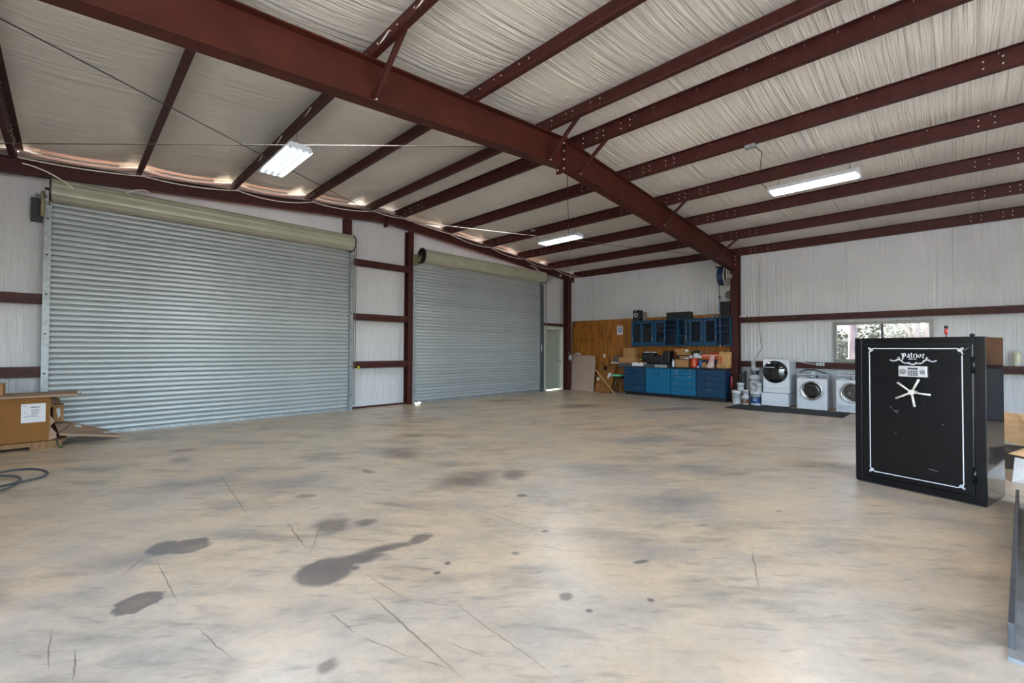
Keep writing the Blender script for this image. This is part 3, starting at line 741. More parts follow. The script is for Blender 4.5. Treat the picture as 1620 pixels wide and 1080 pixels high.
# ------------------------------------------------------------------ cables along the door wall and purlins
def cables():
    def sagp(p, q, s, n=10):
        p = Vector(p); q = Vector(q); out = []
        for i in range(n+1):
            t = i/n; v = p.lerp(q, t); v.z -= 4*t*(1-t)*s; out.append(v)
        return out
    b_ = B(); b2 = B()
    for k, (a, c) in enumerate(zip(PUR[1:-1], PUR[2:])):
        z0, z1 = zraf(a)-.02, zraf(c)-.02
        s = [.03, .05, .09, .06, .03, .02, .07, .08, .09, .07][k % 10]
        b_.tube(sagp((a+.02, 9.52, z0), (c+.02, 9.52, z1), s), .0105, 5)
        b2.tube(sagp((a+.04, 9.50, z0+.02), (c, 9.50, z1+.03), s*.35), .009, 5)
    single(b_, 'electrical_cable', wire_w, 'white cable sagging from purlin to purlin along the door wall rafter', 'cable', (RX, 9.52, 4.5))
    single(b2, 'electrical_cable', mat('grey_cable', (150, 138, 126), rough=.6), 'greyish cable drawn tighter above the sagging white one on the end rafter', 'cable', (RX, 9.50, 4.5))
    for i, (p, q, lab) in enumerate((((-.5, 9.5, 4.05), (.03, 9.40, 3.80), 'loose cable end above left corner of the wide roll-up door'),
                       ((.60, 9.48, 3.86), (.92, 9.5, 4.0), 'short loose cable end above the middle of the wide roll-up door hood'),
                       ((10.30, 9.5, 4.06), (10.75, 9.45, 3.86), 'loose white cable end above the right part of the second roll-up door'),
                       ((12.36, 9.48, 4.05), (12.34, 9.46, 3.86), 'short cable end hanging by the corner post top'))):
        single(B().tube(sagp(p, q, -.05, 8), .010, 5), 'loose_cable', wire_w, lab, 'cable', p)
    # loops threaded through the purlin that carries the left light
    x = 2.2
    for i, (y, lab) in enumerate(((3.45, 'white cable loop on the purlin in front of the wide rafter, nearest the frame top'), (4.12, 'short white cable loop where the purlin meets the wide rafter'),
                         (5.25, 'white cable loop on the purlin just behind the wide rafter'), (6.1, 'faint cable loop on the purlin above the left hanging light'),
                         (7.2, 'cable loop on the purlin left of the hanging light'), (8.1, 'cable loop on the purlin between hanging light and door wall'))):
        pts = []
        for k in range(11):
            t = k/10; pts.append((x-.012-.04*math.sin(math.pi*t), y+.42*(t-.5), zraf(x)+.15-.10*math.sin(math.pi*t)-.06*t))
        single(B().tube(pts, .0085, 6), 'cable_loop', wire_w, lab, 'cable', (x, y, zraf(x)), 'cable loops on the lighting purlin')
cables()

# ------------------------------------------------------------------ hanging lights
house = mat('light_housing', (196, 200, 208), rough=.35, var=.04, metal=.1)
def make_light(x, y, z, lab):
    t = thing('hanging_light', lab, 'light', (0, 0, 0), 0, 'four-tube hanging shop lights')
    L2, Wd = .585, .165
    hb = B(); hb.add([(-Wd, -L2, .0), (Wd, -L2, 0), (Wd, L2, 0), (-Wd, L2, 0), (-.12, -L2, .07), (.12, -L2, .07), (.12, L2, .07), (-.12, L2, .07)],
           [(4,5,6,7),(0,1,5,4),(1,2,6,5),(2,3,7,6),(3,0,4,7)])
    hb.obj('housing', house, t, local=True)
    rf = B()
    for i in range(4):
        cx = -.123+.082*i
        rf.add([(cx-.04, -L2+.01, .004), (cx-.02, -L2+.01, .03), (cx+.02, -L2+.01, .03), (cx+.04, -L2+.01, .004), (cx-.04, L2-.01, .004), (cx-.02, L2-.01, .03), (cx+.02, L2-.01, .03), (cx+.04, L2-.01, .004)],
               [(0,1,5,4),(1,2,6,5),(2,3,7,6)])
    rf.obj('reflector', mat('light_reflector', (30, 46, 66), rough=.5), t, local=True)
    for i in range(4):
        cx = -.123+.082*i
        tb = B().cyl((cx, -L2+.035, .004), (cx, L2-.035, .004), .0175, n=10).obj('tube', tubeglow, t, local=True)
        B().box(cx-.014, cx+.014, -L2+.005, -L2+.035, -.012, .02).obj('tube_holder', white_pl, t, local=True); B().box(cx-.014, cx+.014, L2-.035, L2-.005, -.012, .02).obj('tube_holder', white_pl, t, local=True)
    for yy in (-.38, 0, .38):
        ld = bpy.data.lights.new('lamp_light', 'SPOT'); ld.energy = LAMP_W; ld.spot_size = R(168); ld.spot_blend = .6; ld.shadow_soft_size = .03; ld.color = (.93, .97, 1.0)
        lo = bpy.data.objects.new('lamp_light', ld); COL.objects.link(lo); lo.parent = t; lo.location = (0, yy, -.02)
    zt = zraf(x)-z+.02
    for s in (-1, 1):
        B().tube([(-.10, s*.46, .07), (0, s*.46, .16)], .003, 4).tube([(.10, s*.46, .07), (0, s*.46, .16)], .003, 4).tube([(0, s*.46, .16), (0, s*.46, zt)], .003, 4).obj('hanger_wire', wire_d, t, local=True)
    t.location = (x, y, z)
    return t
def copy_tree(o, parent=None):
    c = o.copy(); COL.objects.link(c); c.parent = parent
    for ch in list(o.children): copy_tree(ch, c)
    return c
lights = [(2.08, 6.53, 3.96, 'left hanging four-tube light, nearest the wide roll-up door'),
          (8.06, 1.53, 3.95, 'right hanging four-tube light, above and left of the window'),
          (8.28, 6.66, 4.0, 'middle hanging four-tube light in front of the second roll-up door'),
          (2.08, 1.30, 3.96, 'extra unseen four-tube light added right above the camera, outside the frame'),  # this and the next two: unseen lights added to help light the room
          (2.08, -3.9, 3.96, 'extra unseen four-tube light added behind the camera on the west side'),
          (8.06, -3.9, 3.95, 'extra unseen four-tube light added behind the camera on the east side')]
L0 = make_light(*lights[0])
for x, y, z, lab in lights[1:]:
    c = copy_tree(L0); c.location = (x, y, z); c['label'] = lab
def light_cord():
    t = thing('junction_box', 'small grey junction box with black cord beside the right hanging light', 'box', (7.2, 1.9, zraf(7.2)-.02))
    B().box(7.16, 7.24, 2.08, 2.22, zraf(7.2)-.055, zraf(7.2)-.005).obj('box_body', galv, t)
    B().tube([(7.22, 2.08, 4.43), (7.3, 2.02, 4.36), (7.5, 2.1, 4.2), (7.7, 2.16, 4.05), (7.9, 2.12, 4.0)], .006, 5).obj('cord', black, t)
    B().tube([(7.2, 2.22, zraf(7.2)-.02), (7.2, 4.1, zraf(7.2)-.03)], .005, 4).obj('feed_cable', mat('grey_cable', (150, 138, 126)), t)
    t = thing('junction_box', 'small grey junction box with cord beside the middle hanging light', 'box', (8.2, 7.4, 4.4))
    B().box(8.18, 8.26, 7.42, 7.52, 4.36, 4.40).obj('box_body', galv, t)
    B().tube([(8.22, 7.42, 4.38), (8.24, 7.38, 4.2), (8.26, 7.3, 4.05), (8.28, 7.25, 4.03)], .006, 5).obj('cord', black, t)
    B().tube([(8.22, 7.52, 4.38), (8.3, 8.3, 4.2), (8.5, 8.9, 4.2), (8.63, 9.4, zraf(8.6))], .004, 4).obj('feed_cable', wire_d, t)
light_cord()

# ------------------------------------------------------------------ cabinets on the plywood
def handle_bar(y, z, h=.10, x=12.72, vert=True):
    b_ = B()
    if vert:
        b_.box(x-.022, x-.014, y-.007, y+.007, z-h/2, z+h/2); b_.box(x-.014, x, y-.006, y+.006, z-h/2, z-h/2+.012); b_.box(x-.014, x, y-.006, y+.006, z+h/2-.012, z+h/2)
    else:
        b_.box(x-.026, x-.018, y-h/2, y+h/2, z-.008, z+.008); b_.box(x-.018, x, y-h/2, y-h/2+.012, z-.006, z+.006); b_.box(x-.018, x, y+h/2-.012, y+h/2, z-.006, z+.006)
    return b_
def glass_door(t, y0, y1, x, handle_side=None, mm=None):
    mm = mm or blue_d; z0, z1 = 1.56, 2.275; fw = .055
    f = B(); f.box(x-.02, x, y0, y0+fw, z0, z1); f.box(x-.02, x, y1-fw, y1, z0, z1); f.box(x-.02, x, y0+fw, y1-fw, z0, z0+fw+.02); f.box(x-.02, x, y0+fw, y1-fw, z1-fw, z1)
    d = f.obj('door', mm, t)
    B().box(x-.012, x-.008, y0+fw, y1-fw, z0+fw+.02, z1-fw).obj('pane', cabglass, d)
    if handle_side is not None:
        handle_bar(y0+.028 if handle_side < 0 else y1-.028, 1.74, .12, x-.02).obj('handle', chrome, d)
    return d
def upper(y0, y1, lab, doors, shelves, hy=None):
    t = thing('wall_cabinet', lab, 'cabinet', (12.9, (y0+y1)/2, 1.52), 0, 'blue wall cabinets over the counter')
    xf, xb = 12.74, 13.052; z0, z1 = 1.52, 2.31; k = .02
    c = B(); c.box(xf, xb, y0, y0+k, z0, z1); c.box(xf, xb, y1-k, y1, z0, z1); c.box(xf, xb, y0+k, y1-k, z0, z0+k+.01); c.box(xf, xb, y0+k, y1-k, z1-k, z1); c.box(xb-.01, xb, y0+k, y1-k, z0+k, z1-k)
    c.obj('carcass', blue_d, t); B().box(xb-.014, xb-.0102, y0+k, y1-k, z0+k, z1-k).obj('inner_shade_sheet', mat('cabinet_inner_shade', (8, 22, 48), rough=.5), t)  # dark navy sheet paints the shade inside the open shelves
    for z in shelves: B().box(xf+.05, xb-.01, y0+k, y1-k, z-.009, z+.009).obj('shelf', blue_d, t)
    for dd in doors: glass_door(t, *dd)
    return t
upper(6.55, 7.33, 'leftmost blue wall cabinet with two glazed doors under the bookshelf speaker', [(6.96, 7.31, 12.765, 1), (6.57, 6.98, 12.74, -1)], (1.80, 2.07))
upper(5.82, 6.54, 'second blue wall cabinet from left, glazed door left and open shelves right', [(6.17, 6.52, 12.74, -1)], (1.98, 2.14))
upper(5.06, 5.81, 'third blue wall cabinet from left, open shelves left and two overlapping glazed doors', [(5.24, 5.58, 12.765, 1), (5.08, 5.45, 12.74, -1)], (1.82, 2.07))
upper(4.32, 5.05, 'rightmost blue wall cabinet with one glazed door and open shelves beside the column', [(4.68, 5.03, 12.74, -1)], (1.90, 2.08))
def lower(y0, y1, lab, m, kind, z1=.865, xf=12.45):
    t = thing('base_cabinet', lab, 'cabinet', (12.75, (y0+y1)/2, 0), 0, 'blue base cabinets')
    xb = 13.045
    B().box(xf+.02, xb, y0+.002, y1-.002, .10, z1).obj('carcass', m, t)
    B().box(xf+.09, xb, y0+.002, y1-.002, 0, .10).obj('toe_kick', black, t)
    gap = .004
    def drawer(za, zb, hs):
        d = B().box(xf, xf+.02, y0+.012, y1-.012, za+gap, zb-gap).obj('drawer', m, t, bevel=.002, seg=1)
        for hy in hs: handle_bar(hy, zb-.045 if zb-za < .2 else zb-.06, .10, xf, False).obj('handle', chrome if m is not blue_m or kind != 'A' else mat('dark_handle', (40, 70, 100), rough=.3), d)
    w = y1-y0; two = (y0+w*.26, y0+w*.76)
    if kind == 'A':
        zs = [.11, .32, .55, .66, .74, .86]
        for a, c in zip(zs[:-1], zs[1:]): drawer(a, c, two)
    elif kind == 'door':
        for a, c, hy in ((y0+.012, (y0+y1)/2-.002, (y0+y1)/2-.05), ((y0+y1)/2+.002, y1-.012, (y0+y1)/2+.05)):
            d = B().box(xf, xf+.02, a, c, .115, .855).obj('door', m, t, bevel=.002, seg=1)
            handle_bar(hy, .68, .13, xf).obj('handle', mat('blue_handle', (10, 80, 120), rough=.3), d)
    elif kind == 'C':
        zs = [.115, .315, .50, .68, .765, .855]
        for a, c in zip(zs[:-1], zs[1:]): drawer(a, c, (y0+w*.22, y0+w*.72))
    else:
        zs = [.115, .36, .53, .69, .855]
        for a, c in zip(zs[:-1], zs[1:]): drawer(a, c, (y0+w*.52,))
    return t
lower(6.69, 7.43, 'leftmost dark blue base cabinet with five drawers, next to green-topped stool', blue_m, 'A')
lower(5.90, 6.68, 'bright blue base cabinet with two plain doors under the worktop', blue_l, 'door')
lower(5.155, 5.89, 'bright blue base cabinet with five drawers, third from left', blue_l, 'C')
lower(4.37, 5.145, 'rightmost dark blue base cabinet with four single-handle drawers beside the column', blue_m, 'D')
t = thing('worktop', 'long black worktop over the blue base cabinets', 'counter', (12.75, 5.6, .865))
B().box(12.40, 13.05, 4.34, 5.95, .867, .905).obj('worktop_slab', counter_m, t, bevel=.004)
t = thing('worktop', 'thicker dark grey worktop overhanging the leftmost cabinet', 'counter', (12.75, 6.8, .905))
B().box(12.40, 13.05, 5.96, 7.60, .867, .975).obj('worktop_slab', mat('dark_grey_worktop', (66, 66, 68), rough=.25, var=.2), t, bevel=.004)
B().box(12.398, 12.401, 5.98, 6.35, .88, .965).obj('steel_edge', galv, t)

def carton(x0, x1, y0, y1, z0, z1, lab, m=None, flaps=False, rz=0, name='cardboard_box', label_patch=None, group=None):
    cx, cy = (x0+x1)/2, (y0+y1)/2; hx, hy, h = (x1-x0)/2, (y1-y0)/2, z1-z0; m = m or card
    t = thing(name, lab, 'box', (cx, cy, z0), rz, group)
    k = .006
    if flaps:
        s = B(); s.box(-hx, hx, -hy, hy, 0, k); s.box(-hx, -hx+k, -hy, hy, k, h); s.box(hx-k, hx, -hy, hy, k, h); s.box(-hx+k, hx-k, -hy, -hy+k, k, h); s.box(-hx+k, hx-k, hy-k, hy, k, h)
        s.obj('carton_body', m, t, local=True)
        B().bar((-hx, -hy+.003, h), (-hx-.06, -hy-.0, h-.10), .004, .004)
        f = B(); f.add([(-hx, -hy, h), (-hx, hy, h), (-hx-.08, hy+.01, h+.02), (-hx-.08, -hy-.01, h+.02)], [(0,1,2,3),(3,2,1,0)]); f.obj('flap', m, t, local=True)
        f = B(); f.add([(hx, -hy, h), (hx, hy, h), (hx+.02, hy+.01, h+.09), (hx+.02, -hy-.01, h+.09)], [(0,1,2,3)]); f.obj('flap', m, t, local=True)
    else:
        B().box(-hx, hx, -hy, hy, 0, h).obj('carton_body', m, t, local=True, bevel=.004)
        B().box(-hx-.0005, hx+.0005, -.022, .022, h-.03, h+.0008).obj('tape', mat('packing_tape', (186, 150, 98), rough=.3), t, local=True)
    if label_patch:
        a, c, za, zb = label_patch
        B().box(-hx-.002, -hx-.0005, a, c, za, zb).obj('label_sticker', paper, t, local=True)
    return t
carton(12.62, 12.98, 7.12, 7.70, .977, 1.16, 'wider closed carton under the small carton on the worktop, left end')
carton(12.70, 12.95, 7.19, 7.58, 1.163, 1.45, 'closed carton atop another carton on left end of the worktop')
carton(12.78, 12.96, 7.86, 8.02, .977-.0, 1.15, 'x')if False else None
# grey box on small shelf by the worktop
t = thing('grey_box', 'small grey metal box on a little shelf left of the worktop', 'box', (12.95, 7.94, .985))
B().box(12.86, 13.05, 7.84, 8.06, .99, 1.19).obj('box_body', mat('grey_box_paint', (88, 86, 84), rough=.5), t, bevel=.004)
t = thing('bracket_shelf', 'narrow white-edged shelf on the plywood left of the worktop', 'shelf', (12.95, 7.95, .93))
B().box(12.80, 13.053, 7.70, 8.12, .945, .985).obj('shelf_board', white_pl, t); B().box(13.02, 13.053, 7.88, 7.92, .72, .945).obj('bracket', alum, t)
# white bowl box with toys
t = thing('open_tray', 'white open tray of odds and ends on the front edge of the worktop', 'tray', (12.5, 6.95, .977))
s = B(); s.box(12.40, 12.62, 6.72, 7.10, .977, .983); s.box(12.388, 12.397, 6.72, 7.10, .905, 1.0); s.box(12.616, 12.622, 6.72, 7.10, .983, 1.0); s.obj('tray_body', white_pl, t)
for i, (yy, mm, lab) in enumerate(((7.02, white_pl, 'white knob lying in the open tray, left'), (6.92, red_m, 'dark red knob lying in the open tray, middle'), (6.84, yellow, 'yellow knob lying in the open tray'), (6.77, red_m, 'dark red knob lying in the open tray, right end'))):
    single(B().ball((12.5, yy, 1.012), .03, (1, 1, .8), 8, 6), 'knob', mm, lab, 'knob', (12.5, yy, .983))
single(B().tube([(12.5, 6.93, 1.03), (12.5, 6.84, 1.13)], .01, 6), 'screwdriver', yellow, 'yellow-green screwdriver sticking up out of the open tray', 'tool', (12.5, 6.93, 1.0))
# black cases on the worktop
def case(y0, y1, z0, z1, x0, x1, lab, soft=False):
    t = thing('tool_case', lab, 'case', ((x0+x1)/2, (y0+y1)/2, z0), 0, 'black cases on the worktop')
    B().box(x0, x1, y0, y1, z0, z1).obj('case_body', blackpl, t, bevel=.025, seg=3)
    B().box(x0-.004, x0, y0+.02, y1-.02, z0+(z1-z0)*.62, z0+(z1-z0)*.65).obj('lid_seam', mat('grey_trim', (60, 60, 64), rough=.4), t)
    B().tube([(x0+.0, (y0+y1)/2-.05, z1-.03), (x0-.02, (y0+y1)/2-.05, z1-.03), (x0-.02, (y0+y1)/2+.05, z1-.03), (x0, (y0+y1)/2+.05, z1-.03)], .006, 6).obj('handle', blackpl, t)
case(6.55, 6.93, .977, 1.30, 12.66, 12.98, 'left black case with rounded corners on the worktop')
case(6.22, 6.545, .977, 1.235, 12.62, 12.92, 'lower black case between the two taller ones on the worktop')
case(6.01, 6.215, .977, 1.36, 12.64, 12.95, 'narrow tall black case on the worktop beside the spray bottle')
for yy, nm in ((6.84, 'left'), (6.60, 'right')):
    single(B().lathe([(.0, .0), (.10, .0), (.105, .02), (.10, .035), (.0, .05)], (12.84, yy, 1.305), n=20), 'plastic_lid', mat('pale_lid', (170, 172, 176), rough=.5) , 'pale round lid lying on the left black case, %s one' % nm, 'bowl', (12.84, yy, 1.305))  # pale round plastic lids resting on the case
# spray bottle, carton, can and the rest
t = thing('spray_bottle', 'white spray bottle with trigger on the worktop', 'bottle', (12.60, 5.87, .907))
B().lathe([(.036, 0), (.04, .01), (.04, .13), (.03, .16), (.012, .19), (.012, .215)], (12.60, 5.87, .907), n=16).obj('bottle_body', white_pl, t)
B().box(12.54, 12.63, 5.855, 5.885, 1.12, 1.16).obj('trigger_head', mat('dark_trigger', (60, 60, 66)), t)
single(B().lathe([(.03, 0), (.032, .01), (.032, .16), (.02, .19), (.012, .2), (.012, .25), (.018, .26), (.018, .29)], (12.78, 5.885, .977), n=14), 'pump_bottle', white_pl, 'taller white pump bottle behind the spray bottle on the worktop', 'bottle', (12.78, 5.885, .977)) if False else None
carton(12.58, 12.85, 5.43, 5.80, .907, 1.13, 'open carton full of crumpled plastic on the worktop', card, True)
c = B()
for i in range(9): c.ball((12.64+random.random()*.16, 5.48+random.random()*.27, 1.13+random.random()*.03), .045, (1, 1, .6), 8, 6, .15)
single(c, 'plastic_wrap', mat('white_wrap', (190, 192, 198), rough=.35), 'crumpled white plastic wrap filling the open carton', 'wrap', (12.71, 5.6, 1.1))
single(B().box(12.88, 13.04, 5.38, 5.90, .907, 1.25), 'storage_bin', blackpl, 'black bin behind the open carton under two flat cartons', 'bin', (12.96, 5.64, .907), bevel=.01)
carton(12.86, 13.03, 5.47, 5.88, 1.253, 1.33, 'flat carton lying on the black bin, lower of two')
carton(12.84, 13.04, 5.50, 5.94, 1.333, 1.43, 'flat carton with white sticker topmost above the open carton', label_patch=(-.20, -.10, .02, .085))
t = thing('coffee_can', 'large red can with yellow lettering on the worktop', 'can', (12.66, 5.28, .907))
B().lathe([(.10, 0), (.103, .004), (.10, .01), (.10, .25), (.103, .256), (.096, .258), (0, .256)], (12.66, 5.28, .907), n=24).obj('can_body', red_m, t)
lt = mat('yellow_print', (226, 176, 70), rough=.5)
pb = B()
for zz, ys in ((1.105, (-.07, -.035, .0)), (1.055, (-.075, -.035, .005)), (1.0, (-.05, -.015, .02)), (.955, (-.05, -.01, .025))):
    for yy in ys:
        for q in range(3):
            a = math.asin(max(-.99, min(.99, (yy-.012+q*.009)/.1005))); a2 = math.asin((yy-.012+q*.009+.006)/.1005)
            zz2 = zz+(.022 if q != 1 else .012)
            pb.add([(12.66-.1012*math.cos(a), 5.28+.1012*math.sin(a), zz), (12.66-.1012*math.cos(a2), 5.28+.1012*math.sin(a2), zz), (12.66-.1012*math.cos(a2), 5.28+.1012*math.sin(a2), zz2), (12.66-.1012*math.cos(a), 5.28+.1012*math.sin(a), zz2)], [(0,1,2,3)])
pb.obj('printed_lettering', lt, t)
t = thing('paper_roll_box', 'white flat box lying between the red can and orange case', 'box', (12.85, 5.27, 1.17))
B().box(12.72, 12.95, 5.10, 5.44, 1.17, 1.245).obj('box_body', white_pl, t, bevel=.004); B().box(12.718, 12.720, 5.30, 5.37, 1.19, 1.225).obj('black_print', ink, t)
single(B().box(12.78, 12.96, 5.10, 5.42, .907, 1.168), 'cardboard_box', card_in, 'dark carton hidden behind the red can', 'box', (12.87, 5.26, .907), bevel=.004)
t = thing('round_container', 'black and white round container on the white flat box', 'container', (12.87, 5.30, 1.247))
B().lathe([(.08, 0), (.085, .01), (.085, .06), (.0, .06)], (12.87, 5.30, 1.247), n=20).obj('container_base', white_pl, t)
B().lathe([(.09, .061), (.09, .11), (.06, .14), (.0, .14)], (12.87, 5.30, 1.247), n=20).obj('lid', blackpl, t)
single(B().lathe([(.045, 0), (.048, .02), (.048, .10), (.03, .12), (.0, .12)], (12.95, 5.22, 1.25), n=14), 'glass_jar', mat('grey_jar', (96, 96, 100), rough=.2), 'small grey jar behind the round black and white container', 'jar', (12.95, 5.22, 1.25))
carton(12.93, 13.04, 5.03, 5.16, 1.25, 1.35, 'little carton standing above the orange case at left') if False else None
t = thing('orange_case', 'long orange case lying across the worktop clutter, lid bright', 'case', (12.85, 4.86, 1.12))
B().box(12.74, 12.98, 4.52, 5.10, 1.13, 1.285).obj('case_body', orange_m, t, bevel=.02, seg=3)
B().box(12.735, 12.741, 4.66, 5.06, 1.245, 1.262).obj('white_stripe', paper, t)
B().box(12.80, 12.96, 4.60, 4.90, 1.286, 1.325).obj('case_lid', red_m, t, bevel=.015)
single(B().box(12.76, 13.0, 4.56, 5.08, .907, 1.128), 'storage_bin', mat('dark_bin', (34, 38, 48), rough=.5), 'dark bin carrying the orange case at the back of the worktop', 'bin', (12.88, 4.82, .907), bevel=.01)
carton(12.56, 12.70, 4.90, 5.02, .907, 1.05, 'small brown carton in front of the orange case')
single(B().box(12.62, 12.72, 5.04, 5.13, .907, 1.10), 'blue_carton', mat('blue_card', (40, 84, 150), rough=.5), 'narrow blue packet between red can and small brown carton', 'packet', (12.67, 5.085, .907), bevel=.003)
single(B().tube([(12.54, 5.14+.0, .925), (12.54, 5.10, .925)], .03, 10), 'tape_roll', white_pl, 'white roll of tape lying beside the red can', 'roll', (12.54, 5.12, .907))
single(B().ball((12.52, 4.87, .94), .034, n=12, m=8), 'white_ball', white_pl, 'small round white object in front of the small brown carton', 'ball', (12.52, 4.87, .907))
def bag(name, x, y, z, w, d, h, m, lab, lean=0, seed=1, topspread=1.0):
    rnd = random.Random(seed); n, mm = 14, 9; vs = []
    for j in range(mm+1):
        t = j/mm; ww = w/2*(1-.12*t+.06*math.sin(t*9)); dd = d/2*(1-.62*t**2)*(1 if j else .9)
        for i in range(n):
            a = 2*math.pi*i/n; ca, sa = math.cos(a), math.sin(a)
            u = abs(ca)**.5*math.copysign(1, ca)*dd; v = abs(sa)**.5*math.copysign(1, sa)*ww*topspread**t
            k = 1+rnd.uniform(-.09, .09)*(t > 0)
            vs.append((x+u*k, y+v*k+lean*t*h, z+h*t+(rnd.uniform(-.03, .03) if j == mm else 0)))
    fs = [(j*n+i, j*n+(i+1)%n, (j+1)*n+(i+1)%n, (j+1)*n+i) for j in range(mm) for i in range(n)]+[tuple(range(n))[::-1]]
    b_ = B().add(vs, fs, True); t = thing(name, lab, 'bag', (x, y, z)); b_.obj('bag_body', m, t); return t
pbag = bag('paper_bag', 12.66, 4.48, .907, .36, .22, .45, mat('kraft_paper', (176, 134, 84), rough=.8, var=.12, bump=.01, bscale=9), 'brown paper bag with red print at the right end of the worktop', -.12, 3, 1.0)
pr = B()
for q in range(5):
    a = q*.045; pr.add([(12.545+.005*q, 4.55-.006*q, 1.0+a), (12.545+.005*q, 4.50-.012*q+.02, 1.0+a), (12.55+.005*q, 4.49, 1.04+a), (12.55+.005*q, 4.53, 1.04+a)], [(0,1,2,3)])
pr.obj('red_print', mat('faded_red_print', (168, 72, 40), rough=.7), pbag)
wb = bag('plastic_bag', 12.50, 4.77, .907, .20, .15, .33, mat('white_bag', (196, 190, 190), rough=.4, var=.12, c2=(190, 110, 100), scale=9), 'white plastic bag with red print leaning on the brown paper bag', -.18, 5, .6)

# speakers and player on top of the cabinets
def spk():
    t = thing('bookshelf_speaker', 'small black bookshelf speaker atop the leftmost wall cabinet', 'speaker', (12.88, 7.18, 2.312))
    B().box(12.78, 13.03, 7.07, 7.29, 2.312, 2.66).obj('speaker_cabinet', blackpl, t, bevel=.004)
    B().lathe([(.072, 0), (.07, -.008), (.05, -.002), (.02, .004), (.0, .002)], (12.78, 7.19, 2.50), 'x', 20).obj('woofer', mat('grey_cone', (176, 178, 184), rough=.4), t)
    B().lathe([(.024, 0), (.02, -.012), (.0, -.016)], (12.775, 7.19, 2.50), 'x', 12).obj('dust_cap', blackpl, t)
    B().lathe([(.014, 0), (.01, -.006), (0, -.008)], (12.78, 7.20, 2.62), 'x', 10).obj('tweeter', mat('grey_cone', (176, 178, 184)), t)
    B().lathe([(.03, .0), (.03, -.004), (.02, .01), (0, .012)], (12.78, 7.20, 2.38), 'x', 14).obj('port', black, t)
    single(B().box(12.96, 13.04, 6.94, 7.05, 2.312, 2.60), 'wall_box', mat('taupe_box', (120, 112, 104), rough=.5), 'narrow taupe box just behind the bookshelf speaker', 'box', (13.0, 7.0, 2.312), bevel=.004)
    t = thing('centre_speaker', 'long black centre speaker lying atop the wall cabinets', 'speaker', (12.9, 5.82, 2.312))
    B().box(12.78, 13.02, 5.46, 6.17, 2.312, 2.525).obj('speaker_cabinet', blackpl, t, bevel=.004)
    B().box(12.772, 12.78, 5.48, 6.15, 2.33, 2.51).obj('grille', mat('speaker_grille', (24, 24, 27), rough=.8), t)
    B().box(12.768, 12.772, 5.80, 5.83, 2.335, 2.345).obj('badge', chrome, t)
    t = thing('subwoofer', 'tall black subwoofer atop the rightmost wall cabinet by the column', 'speaker', (12.9, 4.45, 2.312))
    B().box(12.76, 13.04, 4.37, 4.60, 2.312, 2.74).obj('speaker_cabinet', blackpl, t, bevel=.006)
    B().box(12.752, 12.76, 4.385, 4.585, 2.33, 2.72).obj('grille', mat('speaker_grille', (24, 24, 27)), t)
    t = thing('media_player', 'flat black player with silver buttons atop the cabinets near the subwoofer', 'player', (12.86, 4.74, 2.312))
    B().box(12.78, 13.0, 4.64, 4.86, 2.312, 2.355).obj('player_body', blackpl, t, bevel=.003)
    B().box(12.777, 12.781, 4.76, 4.84, 2.325, 2.34).box(12.777, 12.781, 4.68, 4.71, 2.325, 2.345).obj('buttons', white_pl, t)
spk()
def reel():
    cx, cz = 12.62, 3.42
    t = thing('hose_reel', 'blue hose reel in white guard mounted high on the wall column', 'reel', (cx, 4.40, cz))
    bl = mat('blue_hose', (18, 46, 88), rough=.4, var=.1)
    b_ = B()
    for k in range(6):
        y = 4.42+.026*k
        for r_ in (.19, .215):
            b_.tube([(cx+r_*math.cos(2*math.pi*i/22), y, cz+r_*math.sin(2*math.pi*i/22)*1.1) for i in range(22)], .0135, 6, True)
    b_.obj('hose_coil', bl, t)
    B().lathe([(.0, 0), (.175, 0), (.175, .14), (0, .14)], (cx, 4.41, cz), 'y', 22).obj('drum', blackpl, t)
    g_ = B()
    g_.tube([(cx+.24*math.cos(2*math.pi*i/26), 4.375, cz+.27*math.sin(2*math.pi*i/26)) for i in range(26)], .02, 6, True)
    g_.bar((cx, 4.375, cz-.26), (cx, 4.375, cz+.26), .03, .05); g_.bar((cx, 4.36, cz), (12.86, 4.34, cz), .05, .10)
    g_.obj('guard', mat('reel_guard', (150, 150, 144), rough=.5), t)
    B().bar((cx-.16, 4.60, cz+.23), (cx-.02, 4.42, cz+.25), .03, .04).obj('hose_guide', blackpl, t)
    B().tube([(cx-.2, 4.52, cz), (12.46, 4.51, 3.0), (12.46, 4.50, 2.80)], .008, 6).obj('hose_drop', black, t)
    B().ball((12.46, 4.50, 2.84), .026, (1, 1, 1.2), 10, 6).obj('hose_stop', blackpl, t)
    B().tube([(12.46, 4.50, 2.80), (12.47, 4.50, 2.2), (12.48, 4.50, 1.56)], .0095, 6).obj('blue_air_hose', mat('light_blue_hose', (60, 104, 150), rough=.4), t)
    B().cyl((12.48, 4.50, 1.56), (12.48, 4.50, 1.46), .012, n=8).obj('hose_fitting', mat('brass', (190, 160, 110), rough=.3, metal=.5), t)
    t = thing('cord_reel', 'small grey cord reel on the wall column below the hose reel', 'reel', (12.96, 4.42, 2.94))
    B().lathe([(.11, 0), (.12, .01), (.12, .03), (.09, .035), (.09, .07), (.12, .075), (.12, .095), (.0, .1)], (12.90, 4.40, 2.93), 'x', 24).obj('reel_drum', mat('grey_reel', (84, 82, 78), rough=.5), t)
reel()

